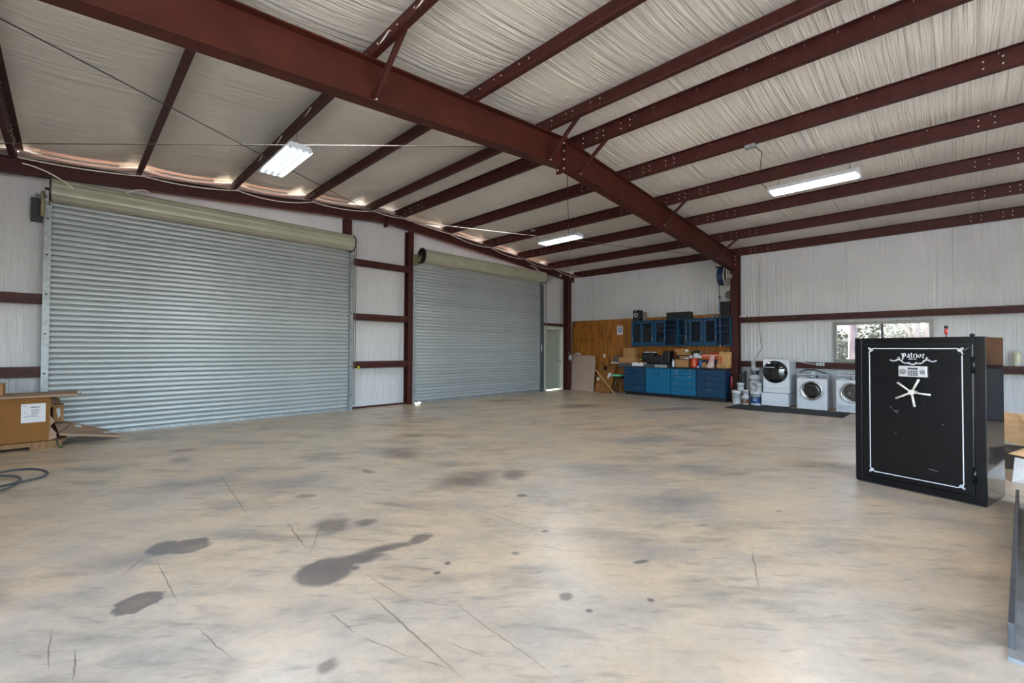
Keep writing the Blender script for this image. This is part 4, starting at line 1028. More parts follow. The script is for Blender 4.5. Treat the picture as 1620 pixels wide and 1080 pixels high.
# leaning panels, cardboard, stick, stool, sign, outlet
def leaning():
    def slab(p0, p1, p2, p3, th, name, m, lab, cat, group=None, parts=None):
        """four corners p0 p1 (bottom) p2 p3 (top); thickness away from the viewer"""
        c = [Vector(p) for p in (p0, p1, p2, p3)]; n_ = (c[1]-c[0]).cross(c[3]-c[0]).normalized()
        if n_.x < 0: n_ = -n_
        t = thing(name, lab, cat, c[0], 0, group)
        vs = c + [p+n_*th for p in c]
        B().add(vs, [(0,1,2,3),(7,6,5,4),(0,4,5,1),(1,5,6,2),(2,6,7,3),(3,7,4,0)]).obj('sheet', m, t)
        return t, c, n_
    slab((12.50, 9.60, .0), (12.34, 8.52, .0), (12.92, 8.82, 1.11), (13.00, 9.93, 1.16), .03, 'wall_panel', mat('greige_panel', (170, 150, 136), rough=.35, var=.04), 'front grey-beige panel leaning against the plywood near the corner', 'panel', 'leaning grey panels')
    slab((12.56, 9.64, .0), (12.42, 8.60, .0), (12.97, 8.88, 1.19), (13.04, 9.90, 1.20), .02, 'wall_panel', mat('greige_panel', (170, 150, 136)), 'rear grey-beige panel whose top edge shows above the front one', 'panel', 'leaning grey panels')
    t, c, n_ = slab((12.36, 8.48, .0), (12.30, 7.90, .0), (12.93, 8.02, .86), (12.98, 8.74, .86), .09, 'flattened_carton', card_dark, 'large brown carton with black and white stickers leaning between panels and stool', 'box')
    def on(u, v, w, h, m, nm):
        o = c[0].lerp(c[1], u).lerp(c[3].lerp(c[2], u), v); ex = (c[1]-c[0]).normalized()*w/2; ez = (c[3]-c[0]).normalized()*h/2; f = -n_*.003
        B().add([o-ex-ez+f, o+ex-ez+f, o+ex+ez+f, o-ex+ez+f], [(0,1,2,3)]).obj(nm, m, t)
    on(.45, .90, .13, .17, black, 'black_label'); on(.80, .66, .13, .14, paper, 'white_sticker'); on(.74, .58, .07, .12, paper, 'white_sticker')
    on(.14, .48, .10, .12, paper, 'white_sticker'); on(.20, .25, .05, .13, mat('red_arrow', (200, 110, 100)), 'red_sticker')
    single(B().bar((12.10, 7.53, .012), (12.85, 8.85, .80), .03, .018), 'wooden_stick', wood, 'thin wooden stick leaning across the brown carton', 'stick', (12.1, 7.53, 0))
    t = thing('folding_stool', 'metal-legged stool with mint green cushion left of the cabinets', 'stool', (12.75, 7.78, 0))
    for (a, c_) in (((12.60, 7.92, 0), (12.72, 7.86, .50)), ((12.60, 7.66, 0), (12.72, 7.70, .50)), ((12.92, 7.92, 0), (12.80, 7.86, .50)), ((12.92, 7.66, 0), (12.80, 7.70, .50))):
        B().tube([a, c_], .011, 8).obj('leg', alum, t)
    B().tube([(12.63, 7.905, .14), (12.63, 7.675, .14)], .008, 6).obj('stretcher', alum, t)
    B().box(12.62, 12.90, 7.62, 7.94, .49, .53).obj('seat', black, t, bevel=.01)
    single(B().box(12.60, 12.88, 7.64, 7.96, .532, .60), 'cushion', green_m, 'mint green cushion lying on the stool', 'cushion', (12.74, 7.8, .532), bevel=.025)
    single(B().box(12.52, 12.98, 7.56, 8.02, 0, .001).box(12.98, 13.0, 7.50, 7.56, .2, 1.0), 'grey_board', mat('grey_board', (130, 128, 124), rough=.6), 'pale strip of board standing left of the cabinets behind the stool', 'board', (12.9, 7.6, 0)) if False else None
    single(B().box(12.96, 13.03, 7.47, 7.52, 0, .86), 'white_board', white_pl, 'narrow white board standing upright between stool and cabinets', 'board', (13.0, 7.5, 0))
    t = thing('floor_tray', 'low grey tray on the floor beneath the green-cushioned stool', 'tray', (12.75, 7.78, 0))
    B().box(12.58, 12.93, 7.69, 7.89, .002, .012).obj('tray_base', mat('grey_board2', (120, 118, 112), rough=.6), t)
    t = thing('wall_sign', 'small white safety notice with blue figure on the plywood', 'sign', (13.05, 7.93, 1.91))
    B().box(13.049, 13.054, 7.82, 8.04, 1.91, 2.22).obj('sign_plate', paper, t)
    r = B(); r.box(13.0475, 13.049, 7.84, 8.02, 2.165, 2.20); r.obj('red_header', mat('sign_red', (176, 90, 84), rough=.6), t)
    r = B(); r.box(13.0475, 13.049, 7.86, 8.00, 1.97, 2.13); r.obj('blue_picture', mat('sign_blue', (110, 128, 170), rough=.6), t)
    r = B(); r.ball((13.047, 7.93, 2.10), .014, (.1, 1, 1), 8, 4); r.box(13.046, 13.0475, 7.915, 7.945, 2.02, 2.085); r.box(13.046, 13.0475, 7.87, 7.99, 1.93, 1.94); r.obj('figure', paper, t)
    t = thing('outlet', 'white wall outlet on the plywood above the brown carton', 'outlet', (13.05, 8.54, 1.13))
    B().box(13.046, 13.054, 8.505, 8.575, 1.13, 1.245).obj('cover_plate', white_pl, t, bevel=.002)
    B().box(13.044, 13.046, 8.53, 8.55, 1.155, 1.175).box(13.044, 13.046, 8.53, 8.55, 1.20, 1.22).obj('sockets', ink, t)
    single(B().ball((12.99, 9.62, 1.23), .13, (.3, 1.2, .55), 12, 7, .12), 'plastic_sheet', mat('clear_plastic2', (170, 150, 130), rough=.3), 'crumpled clear plastic lying behind the top of the grey panels', 'plastic', (12.98, 9.62, 1.2))
leaning()

# ------------------------------------------------------------------ laundry machines
def front_ring(t, y, z, x, r, ringm, glassm, wide=.04):
    B().lathe([(r, .0), (r*1.0, -.03), (r-.015, -.042), (r-wide, -.035), (r-wide-.004, -.01)], (x, y, z), 'x', 40).obj('door_ring', ringm, t)
    B().lathe([(r-wide, -.02), (r*.6, -.03), (r*.3, -.026), (0, -.024)], (x, y, z), 'x', 32).obj('door_glass', glassm, t)
def laundry():
    # dryer on a pedestal
    t = thing('pedestal_drawer', 'white pedestal drawer under the tall front-loading machine', 'pedestal', (12.70, 3.17, 0))
    B().box(12.37, 13.02, 2.87, 3.46, .03, .345).obj('pedestal_body', white_en, t, bevel=.006); B().box(12.352, 12.37, 2.87, 3.46, .03, .34).obj('drawer_front', white_en, t, bevel=.008)
    B().box(12.40, 13.0, 2.9, 3.43, .0, .03).obj('base', black, t)
    t = thing('front_load_washer', 'tall white front-loading machine with large black round door on a pedestal', 'appliance', (12.70, 3.16, .35))
    B().box(12.37, 13.03, 2.85, 3.43, .352, 1.185).obj('body', white_en, t, bevel=.02, seg=3)
    B().box(12.352, 12.37, 2.86, 3.42, .355, .465).obj('kick_panel', white_en, t, bevel=.004)
    B().box(12.356, 12.37, 2.86, 3.42, .470, 1.175).obj('front_panel', white_en, t, bevel=.006)
    B().lathe([(.272, .0), (.272, -.022), (.262, -.03), (.0, -.035)], (12.356, 3.15, .87), 'x', 48).obj('door', darkglass, t)
    B().lathe([(.275, .0), (.275, -.012), (.272, -.012)], (12.356, 3.15, .87), 'x', 48).obj('door_trim', greypanel, t)
    B().lathe([(.05, 0), (.045, -.01), (0, -.012)], (12.322, 3.15, 1.08), 'x', 20).obj('dial', blackpl, t)
    B().box(12.318, 12.324, 3.18, 3.38, .975, .988).obj('handle_strip', paper, t)
    # smaller washer and dryer
    def small(y0, y1, lab, glassm, dryer):
        t = thing('clothes_dryer' if dryer else 'front_load_washer', lab, 'appliance', (12.70, (y0+y1)/2, 0)); yc = (y0+y1)/2
        B().box(12.40, 12.98, y0, y1, .012, .848).obj('body', white_en, t, bevel=.01, seg=2)
        B().box(12.388, 12.40, y0+.003, y1-.003, .02, .735).obj('front_panel', white_en, t, bevel=.004)
        B().box(12.384, 12.40, y0+.003, y1-.003, .74, .835).obj('control_panel', greypanel, t, bevel=.003)
        B().box(12.381, 12.384, y1-.20, y1-.06, .752, .768).obj('drawer_label', white_pl, t)
        B().lathe([(.032, 0), (.03, -.018), (0, -.02)], (12.384, yc-.0, .79), 'x', 20).obj('dial', chrome, t)
        B().box(12.381, 12.384, yc-.14, yc-.085, .765, .82).obj('display', black, t)
        front_ring(t, yc, .46, 12.388, .225, chrome, glassm, .035)
        if dryer: B().box(12.382, 12.388, y0+.03, y1-.03, .05, .18).obj('vent_panel', mat('pale_vent', (176, 186, 196), rough=.4), t)
        else: B().box(12.384, 12.388, y0+.02, y1-.02, .04, .10).obj('kick_panel', white_en, t)
        f = B()
        for yy in (y0+.06, y1-.06):
            for xx in (12.45, 12.93): f.cyl((xx, yy, 0), (xx, yy, .012), .02, n=8)
        f.obj('feet', black, t)
    small(2.10, 2.70, 'white front-loading washer with chrome ring door, next to the tall machine', darkglass, False)
    small(1.33, 1.93, 'white clothes dryer with chrome ring door, half hidden by the safe', mat('smoky_glass', (60, 58, 54), rough=.1, coat=.4), True)
    # hose over the washer
    pts = [(12.95, 2.74, .25), (12.80, 2.76, .45), (12.72, 2.75, .70), (12.72, 2.70, .87), (12.72, 2.58, .93), (12.72, 2.42, .935), (12.70, 2.28, .90), (12.74, 2.18, .862)]
    single(B().tube(pts, .013, 8), 'drain_hose', black, 'black drain hose looped beside and over the washer', 'hose', (12.95, 2.74, .25))
    single(B().tube([(12.60, 2.62, .866), (12.62, 2.5, .872), (12.60, 2.38, .866), (12.66, 2.2, .868)], .008, 6), 'power_cord', mat('grey_cord', (150, 150, 156), rough=.5), 'pale cord lying on top of the washer', 'cord', (12.6, 2.62, .86))
    single(B().box(12.54, 12.60, 2.36, 2.44, .851, .885), 'plug', white_pl, 'small white plug lying on top of the washer', 'plug', (12.57, 2.40, .851), bevel=.006)
    # mats
    single(B().box(11.30, 12.36, 2.80, 3.95, .0, .008).add([(11.30,3.95,.004),(11.34,4.0,.004),(12.3,4.0,.004),(12.36,3.95,.004)], [(0,1,2,3)]), 'floor_mat', rubber, 'dark rubber mat in front of buckets and tall machine', 'mat', (11.8, 3.4, 0), 'rubber floor mats')
    single(B().box(11.42, 12.36, 1.66, 2.795, .0, .009), 'floor_mat', rubber, 'dark rubber mat in front of the washer and dryer', 'mat', (11.9, 2.2, 0), 'rubber floor mats')
    # wire to the outlet on the girt and outlet box
    t = thing('outlet', 'double white outlet on the lower girt above the washer', 'outlet', (13.06, 2.33, 1.02))
    B().box(13.035, 13.066, 2.26, 2.42, 1.03, 1.10).obj('cover_plate', white_pl, t, bevel=.003)
    B().box(13.032, 13.035, 2.29, 2.32, 1.05, 1.08).box(13.032, 13.035, 2.36, 2.39, 1.05, 1.08).obj('sockets', ink, t)
    single(B().tube([(13.04, 2.42, 1.06), (13.04, 2.6, 1.075), (13.04, 2.8, 1.12), (13.03, 3.0, 1.13)], .006, 5), 'power_cord', wire_w, 'pale cord from the girt outlet toward the tall machine', 'cord', (13.04, 2.42, 1.06))
    single(B().tube([(13.20, 3.74, 2.26), (13.18, 3.73, 2.0), (13.16, 3.70, 1.7), (13.14, 3.66, 1.45), (13.08, 3.76, 1.28), (13.05, 3.83, 1.14)], .006, 6).tube([(13.22, 3.74, 2.3), (13.22, 3.75, 3.0), (13.23, 3.72, 3.9)], .004, 5), 'wall_cable', black, 'thin dark cable hanging down the wall to the lower girt', 'cable', (13.2, 3.74, 2.26))
    t = thing('outlet', 'small white outlet on the lower girt beside the column', 'outlet', (13.05, 3.85, 1.02))
    B().box(13.035, 13.066, 3.80, 3.90, 1.03, 1.10).obj('cover_plate', white_pl, t, bevel=.003)
    single(B().cyl((12.84, 4.22, 2.37), (12.84, 4.02, 2.37), .035, n=12), 'conduit_cap', white_pl, 'white rolled item where the upper girt meets the column', 'roll', (12.84, 4.2, 2.34)) if False else single(B().box(12.98, 13.16, 4.03, 4.165, 2.305, 2.35), 'white_package', white_pl, 'small white packet lying on the upper girt at the column', 'packet', (13.0, 4.1, 2.305), bevel=.008)
laundry()
def bucket(x, y, z, r, h, lab, lidm=None, labelm=None, handle=True, name='plastic_bucket', cat='bucket'):
    t = thing(name, lab, cat, (x, y, z), 0, 'paint buckets beside the column')
    B().lathe([(r*.86, 0), (r*.88, .005), (r*.97, h*.82), (r*1.04, h*.82), (r*1.04, h*.85), (r*.98, h*.85), (r*1.0, h*.93)], (x, y, z), n=28).obj('bucket_body', white_pl, t)
    B().lathe([(r*1.05, h*.93), (r*1.06, h*.95), (r*1.05, h), (r*.97, h), (r*.96, h*.985), (0, h*.985)], (x, y, z), n=28).obj('lid', lidm or white_pl, t)
    if labelm:
        p_ = []; n = 14; vs = []
        for i in range(n+1):
            a = math.pi*.55 + math.pi*.9*i/n
            for q in (.16, .62):
                rr = r*(.88+.09*q/.82)+.0015; vs.append((x+rr*math.cos(a), y+rr*math.sin(a), z+h*q))
        B().add(vs, [(2*i, 2*i+1, 2*i+3, 2*i+2) for i in range(n)], True).obj('printed_label', labelm, t)
        lt_ = B()
        for row, zz in enumerate((.46, .34)):
            for k in range(4):
                a = math.pi*(.90+.055*k); a2 = a+.11; rr = r*.945+.003
                lt_.add([(x+rr*math.cos(a), y+rr*math.sin(a), z+h*zz), (x+rr*math.cos(a2), y+rr*math.sin(a2), z+h*zz), (x+rr*math.cos(a2), y+rr*math.sin(a2), z+h*(zz+.07)), (x+rr*math.cos(a), y+rr*math.sin(a), z+h*(zz+.07))], [(0,1,2,3)])
        lt_.obj('lettering', paper if labelm is not paper else ink, t)
    if handle:
        pts = [(x+r*1.0*math.cos(a)*.6 - r*.55, y+r*1.06*math.sin(a), z+h*.80-abs(math.cos(a))*h*.32) for a in [R(-90)+R(180)*i/12+math.pi for i in range(13)]]
        B().tube(pts, .003, 5).obj('handle', wire_d, t)
    return t
navy = mat('navy_label', (22, 60, 122), rough=.5); teal = mat('teal_label', (20, 62, 78), rough=.5); brown_l = mat('brown_label', (118, 62, 38), rough=.5)
bucket(12.47, 4.07, .0, .125, .345, 'white bucket on the floor nearest the column')
bucket(12.49, 3.99, .347, .085, .20, 'small white pail stacked on the bucket nearest the column')
bucket(12.38, 3.84, .0, .09, .225, 'small white pail with brown label on the floor between larger buckets', None, brown_l)
bucket(12.385, 3.835, .227, .072, .15, 'little white tub atop the brown-labelled pail')
bucket(12.46, 3.61, .0, .135, .36, 'white bucket with navy label beside the pedestal', None, navy)
bucket(12.745, 3.72, .0, .14, .36, 'rear white bucket underneath the black-lettered one')
bucket(12.72, 3.70, .362, .15, .37, 'white bucket with black lettering atop the rear bucket', None, paper)
bucket(12.42, 3.535, .362, .07, .20, 'small white pail atop the navy-labelled bucket') 
t = bucket(12.70, 3.70, .734, .10, .21, 'small pail with teal label at the top of the bucket stack', None, teal)
bucket(12.70, 3.74, .946, .06, .17, 'narrow white tub topmost of the bucket stack', None, None, False)
def near_column():
    t = thing('fire_extinguisher', 'small red fire extinguisher standing by the dark blue cabinet', 'extinguisher', (12.62, 4.27, 0))
    b_ = B().lathe([(.0, .38), (.036, .38), (.04, .40), (.04, .66), (.03, .70), (.015, .72)], (12.74, 4.30, 0), n=16); b_.obj('cylinder', mat('dark_red_paint', (120, 26, 30), rough=.4), t)
    B().box(12.70, 12.78, 4.29, 4.31, .72, .76).obj('valve', black, t); B().box(12.775, 12.86, 4.29, 4.31, .45, .62).obj('wall_bracket', black, t)
    b_ = B()
    for i, (y, z0, z1) in enumerate(((4.06, .55, .80), (3.96, .55, .86))):
        single(B().box(12.70, 12.76, y-.03, y+.03, .0, z1-.02).tube([(12.73, y-.02, z1-.02), (12.73, y-.02, z1+.02), (12.73, y+.02, z1+.02), (12.73, y+.02, z1-.02)], .006, 5), 'pry_bar', black, ['black tool standing behind the small white pail by the column', 'second black tool standing right of the first behind the pail'][i], 'tool', (12.73, y, 0))
    single(B().tube([(12.86, 4.14, 1.05), (12.80, 4.08, 1.02), (12.80, 4.04, .92), (12.84, 4.08, .86), (12.84, 4.12, .70)], .009, 6), 'black_rope', black, 'short black rope hanging on the column below girt height', 'rope', (12.86, 4.14, 1.05))
near_column()

# ------------------------------------------------------------------ gun safe (front plane authored in local axes, +Y = right edge direction)
def safe():
    P0 = Vector((6.07, .775, 0)); P1 = Vector((5.83, -.19, 0)); e = (P1-P0); Wd = e.length; e.normalize()      # viewer's left to right along the front
    dn = Vector((-e.y, e.x, 0)); 
    if dn.x < 0: dn = -dn                                                                                       # into the box
    H = 1.535; D = .58
    t = thing('gun_safe', 'large black safe with white pinstripe, five-spoke handle and keypad', 'safe', tuple(P0), 0)
    M = Matrix(((e.x, dn.x, 0, 0), (e.y, dn.y, 0, 0), (0, 0, 1, 0), (0, 0, 0, 1)))     # local: u right, v deep, z up
    def bx(b_, u0, u1, v0, v1, z0, z1): return b_.box(u0, u1, v0, v1, z0, z1, M)
    gb = mat('gloss_black_safe', (11, 12, 16), rough=.2, var=.12, scale=2, bump=.0004, bscale=260, spec=.35)
    gbs = mat('gloss_black_safe_side', (17, 17, 22), rough=.09, var=.12, scale=2, spec=.8, coat=.6)
    t_body = bx(B(), 0, Wd, .02, D, .012, H).obj('body', gbs, t, local=True, bevel=.008, seg=3)
    # front surround
    f = B(); fw = .062
    bx(f, 0, fw, 0, .02, .012, H); bx(f, Wd-fw*1.15, Wd, 0, .02, .012, H); bx(f, fw, Wd-fw*1.15, 0, .02, H-fw, H); bx(f, fw, Wd-fw*1.15, 0, .02, .012, .012+fw)
    f.obj('front_surround', gb, t, local=True, bevel=.003)
    d = bx(B(), fw+.006, Wd-fw*1.15-.006, -.004, .02, .012+fw+.006, H-fw-.006).obj('door', gb, t, local=True, bevel=.006, seg=3)
    bx(B(), .01, Wd-.01, .01, D-.01, 0, .012).obj('base', black, t, local=True)
    # front coordinate mapping: fraction px -> u,z
    vf = -.0052
    silver = mat('silver_print', (208, 208, 214), rough=.5, var=.04)
    def q(b_, pts): # flat print from (u,z)
        vs = [M @ Vector((u, vf, z)) for u, z in pts]; b_.add(vs, [tuple(range(len(vs)))]); return b_
    def pen(b_, pts, w, ang=38, taper=False):
        n_ = (math.cos(R(ang))*w/2, math.sin(R(ang))*w/2)
        for i in range(len(pts)-1):
            a, c = pts[i], pts[i+1]
            dx, dz = c[0]-a[0], c[1]-a[1]
            cr = n_[0]*dz-n_[1]*dx
            poly = [(a[0]-n_[0], a[1]-n_[1]), (a[0]+n_[0], a[1]+n_[1]), (c[0]+n_[0], c[1]+n_[1]), (c[0]-n_[0], c[1]-n_[1])]
            if abs(cr) < 1e-7: continue
            q(b_, poly)
    def rnd_line(b_, pts, w):
        for i in range(len(pts)-1):
            a, c = pts[i], pts[i+1]; L_ = math.hypot(c[0]-a[0], c[1]-a[1]) or 1
            nx, nz = -(c[1]-a[1])/L_*w/2, (c[0]-a[0])/L_*w/2
            q(b_, [(a[0]-nx, a[1]-nz), (c[0]-nx, c[1]-nz), (c[0]+nx, c[1]+nz), (a[0]+nx, a[1]+nz)])
    # pinstripe border
    UL, UR, ZB, ZT = .132, Wd-.235, .155, 1.425
    UL, UR, ZB, ZT = SAFE_BORDER
    ps = B(); w = .0085; cgap = .052
    q(ps, [(UL+cgap*1.1, ZT-w), (UR-cgap*1.1, ZT-w), (UR-cgap*1.1, ZT), (UL+cgap*1.1, ZT)]); q(ps, [(UL+cgap, ZB), (UR-cgap*1.1, ZB), (UR-cgap*1.1, ZB+w), (UL+cgap, ZB+w)])
    q(ps, [(UL, ZB+cgap), (UL+w, ZB+cgap), (UL+w, ZT-cgap*1.2), (UL, ZT-cgap*1.2)]); q(ps, [(UR-w, ZB+cgap*1.2), (UR, ZB+cgap*1.2), (UR, ZT-cgap*1.3), (UR-w, ZT-cgap*1.3)])
    ps.obj('pinstripe', silver, d, local=True)
    for (cu, cz, su, sz) in ((UL, ZT, 1, -1), (UR, ZT, -1, -1), (UL, ZB, 1, 1), (UR, ZB, -1, 1)):
        o = B()
        def m_(pts): return [(cu+su*a, cz+sz*c) for a, c in pts]
        rnd_line(o, m_([(0, 0), (.012, .012), (.030, .030)]), .011)
        rnd_line(o, m_([(.0, .0), (.022, .010), (.038, .006), (.056, -.001)]), .009); rnd_line(o, m_([(.0, .0), (.010, .022), (.006, .040), (-.001, .058)]), .009)
        rnd_line(o, m_([(.022, .028), (.034, .020), (.030, .010)]), .006); rnd_line(o, m_([(.028, .022), (.020, .034), (.010, .030)]), .006)
        rnd_line(o, m_([(-.006, -.004), (.010, -.003)]), .006); rnd_line(o, m_([(-.004, -.006), (-.003, .010)]), .006)
        o.obj('corner_ornament', silver, d, local=True)
    # blackletter name on an arc, made of broad pen strokes; letter boxes in units of x-height
    cu, cz = SAFE_LOGO
    glyphs = {
      'P': [[(.15, 1.30), (.40, 1.15), (.40, -.35)], [(.40, 1.10), (.80, 1.30), (1.12, 1.05), (1.12, .45), (.80, .22), (.40, .40)], [(-.05, 1.25), (.30, 1.45)], [(.15, -.15), (.42, -.42), (.66, -.25)], [(.68, 1.2), (.68, .3)]],
      'a': [[(.10, .80), (.35, .98), (.58, .80), (.58, .12), (.72, .0)], [(.58, .52), (.25, .45), (.12, .22), (.30, .02), (.58, .16)]],
      't': [[(.25, 1.28), (.25, .15), (.42, .0), (.55, .10)], [(.02, .92), (.52, .92)]],
      'r': [[(.05, .85), (.20, .95), (.20, .02), (.34, .0)], [(.22, .80), (.45, .98), (.58, .86)]],
      'i': [[(.05, .85), (.20, .95), (.20, .12), (.36, .0)], [(.18, 1.22), (.24, 1.30)]],
      'o': [[(.38, .98), (.14, .72), (.14, .26), (.38, .02), (.62, .26), (.62, .72), (.38, .98)]],
      'S': [[(.60, 1.1), (.35, 1.28), (.12, 1.0), (.55, .45), (.35, .05), (.05, .2)]], 'f': [[(.5, 1.2), (.3, 1.25), (.22, 1.0), (.22, .0)], [(.05, .8), (.42, .8)]],
      'e': [[(.12, .5), (.5, .62), (.35, .95), (.12, .7), (.12, .25), (.35, .02), (.55, .18)]], 'C': [[(.65, 1.05), (.4, 1.28), (.12, .95), (.12, .3), (.4, .0), (.66, .2)]]}
    adv = {'P': 1.25, 'a': .80, 't': .60, 'r': .64, 'i': .46, 'o': .80, 'S': .75, 'f': .52, 'e': .66, 'C': .78, ' ': .5}
    def word(txt, u0, zbase, sz, arc, penw, ang=38):
        o = B(); tw = sum(adv[c] for c in txt)*sz; x = -tw/2
        for c in txt:
            if c != ' ':
                xm = x+adv[c]*sz/2; dz = -arc*(xm/(tw/2))**2; rot_ = -2*arc*xm/(tw/2)**2
                for st in glyphs[c]:
                    P_ = []
                    for a, z in st:
                        lx, lz = x+a*sz-xm, z*sz; P_.append((u0+xm+lx*math.cos(rot_)-lz*math.sin(rot_), zbase+dz+lx*math.sin(rot_)+lz*math.cos(rot_)))
                    pen(o, P_, penw, ang)
            x += adv[c]*sz
        return o
    word('Patriot', cu, cz, .0345, .009, .0085).obj('name_lettering', silver, d, local=True)
    word('Safe Co', cu, cz-.024, .013, 0, .0036).obj('small_lettering', silver, d, local=True)
    sw = B()
    for s in (1, -1):
        def m2(pts): return [(cu+s*a*.74, cz-.036+c*.74) for a, c in pts]
        for k in range(2):
            dz = -.010*k
            rnd_line(sw, m2([(.245, .014+dz), (.215, .0+dz), (.18, .004+dz), (.15, .020+dz), (.125, .012+dz), (.11, -.010+dz), (.085, -.028+dz), (.055, -.028+dz), (.03, -.018+dz)]), .0042)
        rnd_line(sw, m2([(.16, .048), (.145, .050), (.135, .040), (.145, .026), (.16, .018), (.175, .022)]), .0045)
        rnd_line(sw, m2([(.15, .040), (.135, .020), (.12, .008), (.105, .004)]), .006)
        rnd_line(sw, m2([(.03, -.018), (.045, -.032), (.030, -.045), (.012, -.052), (.0, -.056)]), .0045)
        rnd_line(sw, m2([(.022, -.026), (.028, -.036), (.012, -.042), (.004, -.036)]), .004)
    rnd_line(sw, [(cu-.005, cz-.075), (cu, cz-.065), (cu+.005, cz-.075)], .004)
    sw.obj('scroll_emblem', silver, d, local=True)
    # keypad
    ku, kz = SAFE_KEY
    k_ = bx(B(), ku-.110, ku+.110, -.034, -.004, kz-.054, kz+.054).obj('keypad', mat('keypad_metal', (205, 205, 208), rough=.3, metal=.35), d, local=True, bevel=.006)
    bx(B(), ku-.036, ku+.042, -.036, -.034, kz+.018, kz+.038).obj('display', mat('lcd_dark', (62, 64, 62)), k_, local=True)
    for i in range(4):
        for j in range(3):
            bx(B(), ku-.034+.020*i, ku-.019+.020*i, -.037, -.034, kz-.040+.018*j, kz-.028+.018*j).obj('key', ink, k_, local=True)
    for (uu, r_) in ((ku-.072, .028), (ku+.078, .022)):
        o = B(); c_ = M @ Vector((uu, -.034, kz-.002)); a_ = M @ Vector((0, -1, 0))
        o.cyl(c_, c_+a_*.008, r_, r_*.8, n=18); o.obj('key_knob', mat('knob_metal', (150, 150, 154), rough=.3, metal=.6), k_, local=True)
    # five-spoke handle
    hu, hz = SAFE_WHEEL; hc = M @ Vector((hu, -.10, hz)); back = M @ Vector((hu, -.004, hz))
    hub = B().cyl(back, hc, .017, n=14); ax = M @ Vector((0, -1, 0)); hub.cyl(hc-ax*.006, hc+ax*.014, .027, .024, n=18)
    satin = mat('satin_handle', (214, 208, 200), rough=.45, metal=.25, var=.04); hub = hub.obj('handle_hub', satin, d, local=True)
    for ang in (66.7, 140.5, 210, 279, 354.5):
        dr = M @ Vector((math.cos(R(ang)), 0, math.sin(R(ang)))); tip = hc + dr*SAFE_R
        B().cyl(hc+dr*.018, tip, .0085, .0105, n=10).obj('spoke', satin, hub, local=True)
    # hinges on the right
    for z in (1.273, .272):
        c1 = M @ Vector((Wd-fw*1.15-.004, -.012, z-.075)); c2 = M @ Vector((Wd-fw*1.15-.004, -.012, z+.075))
        h_ = B().cyl(c1, c2, .013, n=12); c3 = M @ Vector((Wd-fw*1.15-.004, -.012, z+.0)); h_.cyl(c3, c3+Vector((0, 0, .003)), .0145, n=12)
        h_.obj('hinge', gb, t, local=True)
    # scratches
    s_ = B()
    for (u, z, l, a) in ((.33, .80, .05, -40), (.35, .79, .03, 10), (.31, .815, .02, 80), (.60, .26, .07, -10), (.34, .56, .02, 20), (.70, .70, .02, -10), (Wd-.15, 1.40, .06, 35)):
        c0 = (u, z); c1_ = (u+l*math.cos(R(a)), z+l*math.sin(R(a))); rnd_line(s_, [c0, c1_], .004)
    s_.obj('scuff_marks', mat('scuff_grey', (120, 122, 128), rough=.6), d, local=True)
    # things lying on the safe
    def W_(u, v, z): return tuple(P0 + (M @ Vector((u, v, z))))
    p = W_(.66, .30, H+.001); tt = thing('screwdriver', 'red and black screwdriver standing on top of the safe', 'tool', p)
    B().cyl((0, 0, 0), (0, 0, .03), .004, n=6).obj('shaft', wire_d, tt, local=True); B().lathe([(.008, .03), (.013, .045), (.013, .08), (.009, .09)], n=10).obj('grip', red_m, tt, local=True); B().lathe([(.010, .09), (.016, .095), (.016, .115), (0, .12)], n=10).obj('cap', black, tt, local=True)
    p = W_(.90, .06, H+.001); single(B().ball((0, 0, .014), .02, (1.6, 1, .8), 10, 6, .1), 'small_clip', black, 'small black clip lying on the near corner of the safe top', 'clip', p, local=True)
SAFE_BORDER = (.130, .850, .130, 1.428); SAFE_LOGO = (.489, 1.338); SAFE_KEY = (.494, 1.197); SAFE_WHEEL = (.507, .995); SAFE_R = .142
safe()

